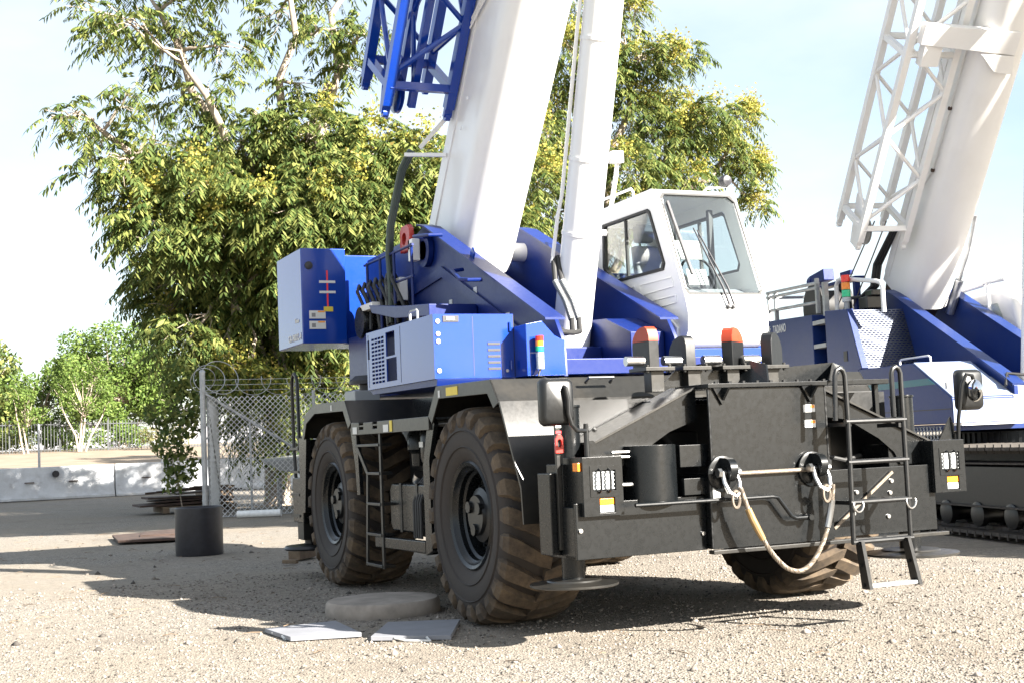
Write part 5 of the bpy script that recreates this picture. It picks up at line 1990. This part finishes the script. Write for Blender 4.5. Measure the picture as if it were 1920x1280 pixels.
# pallet of rusty steel by the barrier
PT = thing('steel_pallet', 'low wooden pallet under the rusty steel stack in front of the barrier', 'pallet', (0.9, 27.5, 0))
for x in (-0.1, 0.75, 1.6):
    MB().box(x - 0.08, x + 0.08, 26.6, 28.2, 0.02, 0.16).build('pallet_bearer', 'wood', PT)
for k in range(6):
    MB().box(-0.2, 1.7, 26.6 + 0.28 * k, 26.8 + 0.28 * k, 0.16, 0.19).build('pallet_board', 'wood', PT)
for kk, (x0_, x1_, y0_, y1_, z, dz, tl) in enumerate(((-0.75, 1.6, 26.6, 28.0, 0.2, 0.05, 0.05), (-0.35, 1.7, 26.7, 28.2, 0.3, 0.03, 0.02), (-0.5, 1.5, 26.9, 28.1, 0.38, 0.05, -0.04), (0.2, 1.9, 26.8, 28.0, 0.47, 0.03, 0.06))):
    b = MB()
    b.hexa([(x0_, y0_, z), (x1_, y0_, z + tl), (x1_, y1_, z + tl), (x0_, y1_, z)], [(x0_, y0_, z + dz), (x1_, y0_, z + tl + dz), (x1_, y1_, z + tl + dz), (x0_, y1_, z + dz)])
    tag(b.build('steel_plate', 'rust'), ['lowest and longest rusty steel plate on the pallet', 'second rusty steel plate from the bottom on the pallet', 'third rusty steel plate from the bottom on the pallet', 'topmost rusty steel plate on the pallet, shifted right'][kk], 'plate', 'rusty plates stacked on the pallet')
for k in range(5):
    MB().beam((-0.6 + 0.3 * k, 26.7 + 0.1 * k, 0.55 + 0.02 * k), (1.6, 27.4 + 0.12 * k, 0.6), 0.05, 0.05).build('steel_bar', 'rust')
    tag(bpy.data.objects['steel_bar' if k == 0 else 'steel_bar.%03d' % k], 'rusty square steel bar lying across the plates on the pallet', 'bar', 'rusty bars on the pallet')
b = MB()
b.box(1.15, 2.0, 28.4, 29.3, 0.0, 0.55)
b.box(1.1, 2.05, 28.35, 29.35, 0.55, 0.62)
tag(b.build('wooden_crate', 'wood', None, 0.01), 'small dark wooden crate against the barrier end by the gate post', 'crate')
# rusty plates flat on the gravel
b = MB()
b.hexa([(-2.75, 15.7, 0.02), (-1.3, 15.2, 0.02), (-0.9, 17.3, 0.02), (-2.6, 17.6, 0.02)], [(-2.75, 15.7, 0.06), (-1.3, 15.2, 0.06), (-0.9, 17.3, 0.1), (-2.6, 17.6, 0.06)])
tag(b.build('rusty_plate', 'rust'), 'large flat rusty steel plate lying on the gravel behind the black drum', 'plate')
b = MB()
b.hexa([(-2.3, 16.2, 0.062), (-1.2, 15.8, 0.062), (-0.8, 17.0, 0.102), (-2.1, 17.2, 0.064)], [(-2.3, 16.2, 0.1), (-1.2, 15.8, 0.1), (-0.8, 17.0, 0.16), (-2.1, 17.2, 0.1)])
tag(b.build('rusty_plate', 'rust'), 'smaller rusty plate on top of the large one, behind the black drum', 'plate')

# black drum
b = MB()
b.lathe([(0.345, 0.0), (0.35, 0.02), (0.35, 0.7), (0.335, 0.715), (0.32, 0.7), (0.32, 0.05), (0.0, 0.05)], (-2.06, 12.0, -0.01), 'z', 40)
tag(b.build('black_drum', 'plastic_black', ang=40), 'open black plastic drum standing on the gravel left of the crane', 'drum')

# concrete slab disc and boards under the crane's flank
b = MB()
b.lathe([(0.50, -0.02), (0.515, 0.0), (0.51, 0.1), (0.49, 0.125), (0.2, 0.135), (0.0, 0.13)], (-2.1, 3.28, 0), 'z', 44)
tag(b.build('concrete_disc', 'concrete', ang=40), 'thick round concrete slab lying flat beside the near front tyre', 'slab')


def board(name, pts4, z, label):
    r_ = thing(name, label, 'board', ((pts4[0][0] + pts4[2][0]) / 2, (pts4[0][1] + pts4[2][1]) / 2, 0))
    b_ = MB()
    b_.hexa([(x, y, z) for x, y in pts4], [(x, y, z + 0.035) for x, y in pts4])
    b_.build('panel', 'board_grey', r_, 0.004)
    a, c = Vector((*pts4[1], z)), Vector((*pts4[2], z))
    a2_, c2_ = a.lerp(c, 0.3), a.lerp(c, 0.7)
    out = Vector((0.03, -0.08, 0.0))
    b_ = MB()
    b_.tube([a2_ + Vector((0, 0, 0.02)), a2_ + out + Vector((0.03, 0, 0.005)), a2_.lerp(c2_, 0.5) + out * 1.2 + Vector((0, 0, 0.005)), c2_ + out + Vector((-0.03, 0, 0.005)), c2_ + Vector((0, 0, 0.02))], 0.01, 6)
    b_.build('rope_handle', 'label_white', r_)


board('outrigger_mat', [(-2.69, 2.78), (-3.31, 2.72), (-3.26, 2.08), (-2.73, 1.93)], 0.0, 'grey square outrigger mat left of the round slab, its near edge in the sun')
board('outrigger_mat', [(-2.36, 2.38), (-2.74, 1.67), (-2.22, 1.31), (-1.82, 2.12)], 0.0, 'grey square outrigger mat with rope handle, between the slab and the front tyre')
b = MB()
b.beam((-1.25, 9.6, 0.06), (-0.85, 10.0, 0.07), 0.18, 0.12)
tag(b.build('wood_block', 'wood', None, 0.008), 'short squared timber block beside the near rear tyre', 'block')
b = MB()
b.beam((-1.5, 9.2, 0.025), (-1.36, 9.02, 0.025), 0.06, 0.05)
tag(b.build('wood_scrap', 'wood', None, 0.006), 'small broken wood scrap on the gravel near the timber block', 'wood')

# gate post and chain-link gate
b = MB()
b.cyl((0.15, 22.8, -0.1), (0.15, 22.8, 3.36), 0.065, 16)
b.lathe([(0.07, 3.36), (0.07, 3.4), (0.04, 3.44), (0.0, 3.45)], (0.15, 22.8, 0), 'z', 16)
for z in (0.4, 1.2, 2.1, 2.9):
    b.cyl((0.15, 22.8, z), (0.15, 22.8, z + 0.04), 0.073, 16)
tag(b.build('gate_post', 'galv', ang=40), 'tall galvanised steel gate post topped by coiled razor wire', 'post')


def chain_link(root, A, B, z0_, z1_, pitch_, r_, name='wire_mesh'):
    """zig-zag wires woven into diamonds between A and B"""
    A, B = Vector(A), Vector(B)
    L = (B - A).length
    d = (B - A).normalized()
    nrm_ = Vector((-d.y, d.x, 0))
    b_ = MB()
    n_ = int(L / pitch_)
    m_ = int((z1_ - z0_) / pitch_)
    for k in range(n_):
        for sg in (0, 1):
            pts = []
            for j in range(m_ + 1):
                u_ = k * pitch_ + (pitch_ if (j + sg) % 2 else 0)
                pts.append(A + d * u_ + Vector((0, 0, z0_ + (z1_ - z0_) * j / m_)) + nrm_ * (0.006 if (j + sg) % 2 else -0.006))
            b_.tube(pts, r_, 3, cap=False)
    return stuff(b_.build(name, 'galv_mesh', root, ang=80))


G1 = thing('chain_link_gate', 'chain-link gate leaf swung away from the post, seen almost edge on', 'gate', (0.75, 25.2, 0))
chain_link(G1, (0.28, 22.9, 0), (1.35, 27.0, 0), 0.1, 2.75, 0.13, 0.013)
for p_, q_ in (((0.28, 22.9, 0.08), (0.28, 22.9, 2.8)), ((0.28, 22.9, 2.5), (1.35, 27.0, 0.5)), ((1.35, 27.0, 0.08), (1.35, 27.0, 2.8)), ((0.28, 22.9, 2.78), (1.35, 27.0, 2.78))):
    b = MB()
    b.cyl(p_, q_, 0.03, 10)
    b.build('gate_tube', 'galv', G1)
G2 = thing('chain_link_fence', 'chain-link fence panel with a long diagonal brace, running behind the crane', 'fence', (2.3, 22.6, 0))
chain_link(G2, (0.25, 22.72, 0), (5.6, 22.2, 0), 0.02, 2.8, 0.13, 0.013)
for p_, q_, r_ in (((0.2, 22.78, 2.88), (2.6, 22.5, 1.3), 0.035), ((2.7, 22.5, 0), (2.7, 22.5, 2.9), 0.04), ((1.2, 22.66, 0), (1.2, 22.66, 2.2), 0.03), ((0.25, 22.72, 0.03), (5.6, 22.2, 0.03), 0.01), ((5.6, 22.2, 0), (5.6, 22.2, 2.9), 0.04)):
    b = MB()
    b.cyl(p_, q_, r_, 10)
    b.build('fence_tube', 'galv', G2)
for z in (2.95, 3.08, 3.2):
    b = MB()
    n_ = 40
    pp = [Vector((0.15, 22.8, z)).lerp(Vector((5.6, 22.2, z - 0.03)), k / n_) for k in range(n_ + 1)]
    b.tube(pp, 0.006, 4)
    for q in pp[::2]:
        b.beam(q + Vector((-0.02, 0, -0.02)), q + Vector((0.02, 0, 0.02)), 0.004, 0.004)
    b.build('barbed_wire', 'galv', G2)
# razor wire coil
b = MB()
for cx, cz, rx, ry, tl in ((0.3, 3.22, 0.36, 0.33, 0.1), (0.55, 3.25, 0.42, 0.4, 0.3), (0.15, 3.2, 0.28, 0.26, -0.2)):
    b.tube([(cx + rx * math.cos(a), 22.75 + tl * math.sin(a), cz + ry * math.sin(a)) for a in np.linspace(0, 2 * math.pi, 33)], 0.01, 5)
for k in range(6):
    x = 1.3 + 0.62 * k
    b.tube([(x + 0.42 * math.cos(a), 22.62 + 0.05 * k, 3.2 + 0.38 * math.sin(a)) for a in np.linspace(math.pi * (0.95 if k % 2 else 1.0), math.pi * 2.05, 18)], 0.009, 5)
tag(b.build('razor_wire', 'galv'), 'loops of razor wire coiled round the gate post top and along the fence', 'wire')
# white pipe at the foot of the gate
b = MB()
b.lathe([(0.085, 0.0), (0.085, 1.0), (0.075, 1.0), (0.075, 0.0)], (0, 0, 0), 'x', 18, closed=True)
pp_ = b.build('white_pipe', 'pvc', None, ang=40)
pp_.location = (0.75, 22.2, 0.085)
pp_.rotation_euler = (0, 0, -0.45)
tag(pp_, 'short white plastic pipe lying at the foot of the fence', 'pipe')
# pale grey tipped skip and a tarp roll behind the fence
SK = thing('metal_skip', 'pale grey metal chute on trestle legs behind the chain-link fence', 'skip', (3.2, 25.0, 0))
b = MB()
b.hexa([(2.3, 24.4, 1.0), (4.6, 23.9, 0.55), (5.0, 25.6, 0.6), (2.6, 26.0, 1.05)], [(1.9, 24.3, 1.25), (4.6, 23.8, 1.45), (5.0, 25.7, 1.5), (2.2, 26.1, 1.3)])
b.build('chute', 'grey_paint', SK, 0.02)
b = MB()
b.cyl((2.6, 24.2, 0.75), (4.8, 23.6, 0.18), 0.26, 24)
tag(b.build('white_roll', 'pvc'), 'thick white roll leaning against the grey chute behind the fence', 'roll')
for x, y in ((2.6, 25.6), (4.7, 25.3), (4.4, 24.1)):
    MB().beam((x, y, 0), (x, y, 0.8), 0.1, 0.1).build('trestle_leg', 'galv', SK)
# pale machine with stack glimpsed behind the crane's rear
MC = thing('pale_machine', 'pale grey machine with a silver stack glimpsed between counterweight and rear fender', 'machine', (4.0, 18.5, 0))
b = MB()
b.box(3.4, 7.2, 16.6, 20.6, 0.0, 2.5)
b.box(3.45, 6.4, 16.62, 20.4, 2.52, 3.7)
b.build('body', 'grey_paint', MC, 0.03)
b = MB()
b.lathe([(0.36, 0.0), (0.36, 3.3), (0.42, 3.32), (0.42, 3.45), (0.36, 3.47), (0.36, 3.9), (0.1, 4.0)], (2.95, 18.0, 0), 'z', 28)
b.build('stack', 'galv', MC)
MB().box(2.6, 3.0, 17.6, 17.635, 3.42, 3.6).build('red_plate', 'red', MC)
b = MB()
b.cyl((2.5, 17.7, 0), (2.5, 17.7, 3.6), 0.05, 10)
b.build('pipe', 'steel', MC)

# ================================================================== trees
D1 = [(0.6,28.3,9.1,1.4),(2.4,28.4,10.1,1.3),(4.1,27.1,10.1,1.4),(5.6,26.1,9.5,1.4),(6.6,25.0,9.0,1.2),(-0.1,26.5,7.3,1.2),(1.6,26.6,7.5,1.5),(3.2,25.0,7.6,1.5),(5.0,25.0,7.4,1.5),(0.7,29.2,6.3,1.2),(2.2,27.7,6.0,1.4),(3.6,25.8,6.0,1.4),(0.5,26.7,4.4,0.9),(2.3,29.1,4.5,1.2),(3.8,28.7,4.6,1.1),(7.4,28.5,8.5,1.3),(4.5,26.5,4.7,1.0),(10.1,27.0,7.8,0.9),(11.3,27.8,9.5,0.9),(-0.7,27.2,8.4,0.7),(1.0,26.0,8.5,1.1),(3.6,28.7,9.3,1.4),(4.4,25.1,8.4,1.3),(2.9,27.8,4.9,1.2),(0.2,28.6,5.3,0.6),(4.5,28.6,3.8,0.8),(7.4,24.9,7.7,1.2),(9.6,27.9,9.9,1.1)]
S1 = [(-2.3,25.8,10.0,0.5),(-1.3,28.0,9.9,0.7),(-1.7,27.7,9.0,0.5),(-0.7,26.7,10.9,0.6),(-0.1,27.2,10.0,0.7),(-1.0,29.3,13.3,0.6),(-1.9,27.2,13.2,0.5),(-0.8,26.5,12.8,0.7),(0.8,28.9,13.5,0.9),(2.1,27.8,12.7,0.7),(3.9,29.3,14.1,0.8),(4.7,26.8,13.1,0.8),(5.4,27.2,12.2,0.6),(0.3,29.3,12.7,0.7),(1.7,28.0,11.4,0.7),(4.1,28.0,11.8,0.7),(-1.0,26.8,8.9,0.7),(-2.8,25.9,10.0,0.3),(1.1,29.9,11.6,0.7),(5.5,26.2,12.9,0.7),(5.3,29.5,15.9,1.2),(1.6,27.4,14.8,1.2),(-0.1,30.0,15.6,1.2)]
T2 = [(13.5,29.6,14.2,0.9),(14.0,31.6,12.9,0.9),(16.6,30.2,14.1,0.9),(17.1,29.1,14.1,0.6),(19.0,30.9,14.9,0.5),(16.6,30.6,12.5,1.1),(18.1,30.7,12.9,0.7),(17.2,29.9,11.3,1.1),(18.5,29.0,12.0,0.8),(20.7,30.5,12.6,0.6),(15.1,28.6,10.2,1.0),(20.0,30.7,11.3,0.9),(21.0,30.5,10.8,0.6),(17.7,29.6,10.1,0.8),(21.7,31.1,9.7,0.5),(15.6,28.9,8.8,1.0),(18.2,29.6,11.8,0.8),(13.8,31.1,10.8,0.9),(12.4,29.6,11.5,0.9),(14.5,30.8,15.9,0.9),(15.2,30.4,13.5,1.1),(16.4,31.6,15.6,0.9),(13.9,31.8,9.1,1.1),(14.8,30.8,8.6,1.1),(17.0,31.1,16.4,0.5)]


def fronds(clumps, per_m2, rng, length=0.66, pairs=8, lw=0.085, ll=0.25):
    """pinnate leaves: each a drooping arched rachis with paired leaflets; returns quads"""
    P0, D0, LN = [], [], []
    for (x, y, z, r) in clumps:
        n_ = max(6, int(per_m2 * 4 * math.pi * r * r))
        v = rng.normal(size=(n_, 3))
        v /= np.linalg.norm(v, axis=1)[:, None]
        rad = r * (0.45 + 0.6 * rng.random(n_) ** 0.6)
        p = v * rad[:, None] * np.array([1.05, 1.05, 0.85])
        P0.append(p + np.array([x, y, z]))
        d = v * np.array([1, 1, 0.35]) + rng.normal(size=(n_, 3)) * 0.35
        d /= np.linalg.norm(d, axis=1)[:, None]
        D0.append(d)
        LN.append(length * (0.5 + 0.85 * rng.random(n_)))
    P0, D0, LN = np.concatenate(P0), np.concatenate(D0), np.concatenate(LN)
    n_ = len(P0)
    ts = np.linspace(0.2, 1.0, pairs)
    fs = (LN / length) ** 0.8 * (0.8 + 0.4 * rng.random(n_))
    V_ = []
    for t_ in ts:
        c = P0 + D0 * (LN * t_)[:, None]
        c[:, 2] -= LN * 0.55 * t_ ** 2
        tan = D0.copy()
        tan[:, 2] -= 1.1 * t_
        tan /= np.linalg.norm(tan, axis=1)[:, None]
        side = np.cross(tan, np.array([0, 0, 1.0]))
        side /= (np.linalg.norm(side, axis=1)[:, None] + 1e-6)
        for sg in (-1, 1):
            q = side * sg * 0.8 + tan * 0.5
            q[:, 2] -= 0.55
            q += rng.normal(size=(n_, 3)) * 0.16
            q /= np.linalg.norm(q, axis=1)[:, None]
            L_ = ll * fs * (0.75 + 0.5 * rng.random(n_)) * (1.0 - 0.35 * abs(t_ - 0.5))
            wv = tan * (lw * 0.5 * fs)[:, None] + rng.normal(size=(n_, 3)) * 0.006
            mid = c + q * (L_ * 0.45)[:, None]
            tip = c + q * L_[:, None]
            tip[:, 2] -= 0.02
            V_.append(np.stack([c, mid + wv, tip, mid - wv], 1))
    V_ = np.concatenate(V_).reshape(-1, 3)
    F_ = np.arange(len(V_)).reshape(-1, 4)
    return V_, F_


def blossoms(clumps, n_cl, rng, size=0.4, per=190):
    pts = []
    for k in range(n_cl):
        x, y, z, r = clumps[rng.integers(len(clumps))]
        v = rng.normal(size=3)
        v[2] = abs(v[2]) * 0.8
        v[1] -= 0.5
        v /= np.linalg.norm(v)
        c = np.array([x, y, z]) + v * r * 1.02
        q = rng.normal(size=(per, 3)) * np.array([0.5, 0.5, 0.6]) * size
        pts.append(c + q)
    C_ = np.concatenate(pts)
    n_ = len(C_)
    a = rng.normal(size=(n_, 3))
    a /= np.linalg.norm(a, axis=1)[:, None]
    b_ = np.cross(a, rng.normal(size=(n_, 3)))
    b_ /= np.linalg.norm(b_, axis=1)[:, None]
    s_ = (0.025 + 0.03 * rng.random(n_))[:, None]
    V_ = np.stack([C_ - a * s_, C_ - b_ * s_, C_ + a * s_, C_ + b_ * s_], 1).reshape(-1, 3)
    return V_, np.arange(len(V_)).reshape(-1, 4)


def limb_path(p, q, rng, wob=0.25, n_=7):
    p, q = Vector(p), Vector(q)
    out = []
    L = (q - p).length
    for k in range(n_ + 1):
        t_ = k / n_
        c = p.lerp(q, t_)
        c.z += 0.12 * L * math.sin(math.pi * t_) * 0.6
        if 0 < k < n_:
            c += Vector(rng.normal(size=3)) * wob * 0.12 * L ** 0.5
        out.append(c)
    return out


def big_tree(name, label, base, forks, dense, sparse, nbl, per, seed, r0):
    rng = np.random.default_rng(seed)
    dense = [(x, y, z, r * 0.8) for x, y, z, r in dense]
    sparse = [(x, y, z, r * 0.85) for x, y, z, r in sparse]
    T = thing(name, label, 'tree', base)
    b_ = MB()
    fork0 = Vector(forks[0])
    pth = limb_path((base[0], base[1], -0.1), fork0, rng, 0.2, 6)
    b_.tube(pth, [r0 * (1 - 0.45 * i / 6) for i in range(7)], 12)
    b_.build('trunk', 'bark', T, ang=60)
    ends = []
    lb_ = MB()
    for f_ in forks[1:]:
        pth = limb_path(fork0, f_, rng, 0.5, 6)
        lb_.tube(pth, [r0 * 0.5 * (1 - 0.6 * i / 6) for i in range(7)], 9)
        ends += [(p, r0 * 0.5 * (1 - 0.6 * i / 6)) for i, p in enumerate(pth) if i > 1]
    lb_.build('limbs', 'bark', T, ang=60)
    br = MB()
    for (x, y, z, r) in dense + sparse:
        c = Vector((x, y, z))
        src = min(ends, key=lambda e: (e[0] - c).length + (0.8 * max(0, e[0].z - c.z)))
        pth = limb_path(src[0], c, rng, 0.5, 5)
        ra = min(src[1] * 0.6, 0.09)
        br.tube(pth, [ra * (1 - 0.75 * i / 5) + 0.008 for i in range(6)], 6)
        for k in range(6):
            v = Vector(rng.normal(size=3)).normalized() * r * 1.0
            pt = limb_path(pth[3 + k % 2], c + v, rng, 0.4, 3)
            br.tube(pt, [0.024, 0.018, 0.012, 0.006], 4)
    stuff(br.build('branches', 'bark', T, ang=60))
    V_, F_ = fronds(dense, per, rng)
    if sparse:
        V2, F2 = fronds(sparse, per * 0.5, rng, 0.55, 7)
        F_ = np.concatenate([F_, F2 + len(V_)])
        V_ = np.concatenate([V_, V2])
    stuff(mesh_np('crown', V_, F_, 'leaf', T))
    V_, F_ = blossoms(dense, nbl, rng)
    stuff(mesh_np('blossom_clusters', V_, F_, 'blossom', T))
    return T


FILL = [(2.5, 29.5, 8.5, 1.6), (4.5, 29.8, 8.0, 1.7), (1.5, 30, 6.5, 1.5), (3.5, 30, 6.0, 1.6), (5.8, 29.0, 6.6, 1.6), (6.5, 28.0, 5.2, 1.3), (8.0, 29.5, 7.0, 1.5), (8.6, 27.5, 6.2, 1.3), (2.8, 30.2, 4.5, 1.3),
        (5, 31.5, 9, 1.5), (7, 31, 8.5, 1.5), (8.5, 32, 7.5, 1.4), (6, 32.5, 7, 1.5), (4, 32, 7.5, 1.5), (10, 31, 9, 1.3), (5.5, 31, 10.5, 1.3),  # clumps hidden behind the crown, added to shade the barrier
        (2.4, 26.5, 3.3, 0.8), (3.4, 26.8, 2.9, 0.7), (1.6, 26.6, 3.6, 0.6), (2.8, 27.5, 2.2, 0.9), (4.2, 27.2, 3.4, 0.8), (5.2, 27.5, 2.6, 0.9), (3.8, 27.8, 1.6, 0.8)]
big_tree('tall_tree', 'tall yellow-blossomed tree with bare upper limbs behind the counterweight and gate', (3.3, 28.6, 0), [(3.4, 28.5, 5.2), (2.8, 28, 11.0), (3.9, 28, 14.5), (0.8, 27.5, 12.0), (5.0, 28, 12.0), (5.8, 28, 15.0), (-1.4, 27.3, 10.0), (7.5, 27.3, 8.2), (1.2, 27.2, 6.2), (10.0, 27.5, 8.6), (0.3, 28.5, 13.8)], D1 + FILL, S1, 130, 20.0, 11, 0.38)
big_tree('spreading_tree', 'yellow-blossomed tree spreading behind the lift cylinder and cab', (14.6, 30.5, 0), [(14.6, 30.4, 6.0), (13.8, 30.6, 11.0), (15.4, 30.3, 13.0), (17.8, 30.0, 11.4), (20.2, 30.6, 11.3), (16.6, 30.4, 14.4)], T2, [], 95, 17.0, 23, 0.34)


def leafy(name, label, base, clumps, mat, per, size, seed, cat='tree', trunks=1, bark='bark', group=None, ts_=1.0):
    rng = np.random.default_rng(seed)
    T = thing(name, label, cat, base, group=group)
    b_ = MB()
    top = Vector((sum(c[0] for c in clumps) / len(clumps), sum(c[1] for c in clumps) / len(clumps), max(c[2] for c in clumps)))
    for k in range(trunks):
        off_ = Vector((rng.uniform(-0.5, 0.5) * (trunks > 1), rng.uniform(-0.3, 0.3) * (trunks > 1), 0))
        c = Vector(clumps[k % len(clumps)][:3])
        b_.tube(limb_path(Vector(base) + off_ * 0.5, c + off_, rng, 0.4 * ts_, 5), [v_ * ts_ for v_ in (0.14, 0.12, 0.1, 0.08, 0.06, 0.03)], 7)
    for c in clumps:
        b_.tube(limb_path(Vector(base).lerp(top, 0.4), Vector(c[:3]), rng, 0.4 * ts_, 4), [v_ * ts_ for v_ in (0.07, 0.06, 0.05, 0.03, 0.015)], 6)
    b_.build('trunk', bark, T, ang=60)
    Vs = []
    for (x, y, z, r) in clumps:
        n_ = int(per * 4 * math.pi * r * r)
        v = rng.normal(size=(n_, 3))
        v /= np.linalg.norm(v, axis=1)[:, None]
        p = v * (r * (0.35 + 0.68 * rng.random(n_) ** 0.5))[:, None] + np.array([x, y, z])
        a = rng.normal(size=(n_, 3))
        a /= np.linalg.norm(a, axis=1)[:, None]
        c_ = np.cross(a, v + 0.4 * rng.normal(size=(n_, 3)))
        c_ /= np.linalg.norm(c_, axis=1)[:, None]
        s_ = (size * (0.6 + 0.8 * rng.random(n_)))[:, None]
        Vs.append(np.stack([p - a * s_, p - c_ * s_ * 0.5, p + a * s_, p + c_ * s_ * 0.5], 1))
    V_ = np.concatenate(Vs).reshape(-1, 3)
    stuff(mesh_np('crown', V_, np.arange(len(V_)).reshape(-1, 4), mat, T))
    return T


rg = np.random.default_rng(3)


def blob(cx, cy, cz, rx, rz, n_, r):
    out = []
    for k in range(n_):
        a, e = rg.uniform(0, 6.28), rg.uniform(-0.9, 1)
        q = rg.random() ** 0.4
        out.append((cx + rx * q * math.cos(a), cy + rx * 0.7 * q * math.sin(a), cz + rz * e * math.sqrt(max(0.05, 1 - 0.55 * q * q)), r * rg.uniform(0.75, 1.25)))
    return out


leafy('round_tree', 'bright light-green round tree behind the picket fence', (5.3, 74, 2.0), blob(5.0, 74, 6.0, 3.3, 3.3, 70, 0.85), 'leaf_light', 34, 0.115, 31)
leafy('slender_tree', 'feathery multi-stemmed tree in front of the picket fence, pale trunks', (2.0, 65.0, 1.9), blob(2.0, 65.0, 5.2, 1.4, 1.6, 26, 0.5), 'leaf_light', 40, 0.08, 32, trunks=4, ts_=0.45)
leafy('slender_tree', 'feathery young tree at the far left by the picket fence', (-0.6, 65.4, 1.9), blob(-0.5, 65.4, 4.6, 0.9, 1.3, 16, 0.48), 'leaf_light', 40, 0.08, 33, trunks=2, ts_=0.45)
leafy('dark_tree', 'darker green tree at the left edge of the picture behind the fence', (-2.6, 76, 2.0), blob(-2.3, 76, 5.6, 2.0, 3.0, 18, 0.9), 'leaf', 26, 0.16, 34)
leafy('olive_tree', 'dull olive tree filling the gap left of the round tree', (1.4, 80, 2.0), blob(0.8, 80, 5.4, 2.6, 2.6, 30, 0.85), 'leaf_light', 30, 0.12, 35)
leafy('low_shrub', 'low sprawling dry shrub on the bank in front of the white wall', (6.0, 64, 2.0), blob(6.0, 64, 2.5, 1.3, 0.35, 10, 0.4), 'leaf_dry', 26, 0.09, 36, cat='shrub', ts_=0.15)
leafy('far_tree', 'pale tree peeping right of the round tree above the carport', (10.0, 92, 2.2), blob(10.3, 92, 6.0, 1.6, 1.6, 9, 0.8), 'leaf_light', 20, 0.18, 37)
leafy('gate_shrub', 'dark leafy shrub growing left of the gate post under the tall tree', (0.1, 25.3, 0.0), [(-0.3, 25.0, 1.75, 0.42), (0.1, 25.2, 1.25, 0.45), (0.1, 25.3, 2.2, 0.5), (0.3, 25.6, 2.8, 0.6), (-0.15, 25.2, 0.85, 0.35), (-0.45, 25.3, 2.5, 0.4), (0.2, 25.8, 3.4, 0.6)], 'leaf', 80, 0.085, 38, cat='shrub', ts_=0.12)

# unseen tree added out of frame on the right to shade the yard's left
leafy('added_shade_tree', 'tall broad tree added out of view on the right to shade the yard', (13.0, 0.8, 0), blob(10.1, 2.4, 14.8, 4.2, 2.6, 36, 1.5), 'leaf', 9, 0.3, 41)

# dry twigs and leaf litter blown over the yard
rl_ = np.random.default_rng(77)
b = MB()
for k in range(260):
    x, y = rl_.uniform(-6.5, 1.5), rl_.uniform(-2.0, 20.0)
    if -2.0 < x and 1.0 < y < 8.0:
        continue
    a, L = rl_.uniform(0, 6.28), rl_.uniform(0.04, 0.22)
    z = float(ground_z(np.array([x]), np.array([y]))[0]) + 0.012
    d = Vector((math.cos(a), math.sin(a), 0))
    b.tube([Vector((x, y, z)), Vector((x, y, z + 0.01)) + d * L * 0.5 + Vector((rl_.normal() * 0.01, rl_.normal() * 0.01, 0)), Vector((x, y, z)) + d * L], [0.005, 0.004, 0.002], 4)
tag(b.build('twig_litter', 'wood'), 'dry twigs and bits of wood littering the gravel', 'litter', kind='stuff')

for k, (x, y, w_, lab) in enumerate(((-1.2, 68.5, 1.2, 'dark shrub behind the pickets at the far left edge'), (1.6, 68.5, 1.3, 'green shrub behind the pickets below the feathery tree'), (4.4, 69, 1.4, 'green shrub behind the pickets below the bright round tree'))):
    leafy('hedge_shrub', lab, (x, y, 2.0), blob(x, y, 2.7, w_, 0.45, 12, 0.5), 'leaf' if k == 0 else 'leaf_light', 34, 0.1, 60 + k, cat='shrub', ts_=0.2, group='shrubs behind the picket fence')
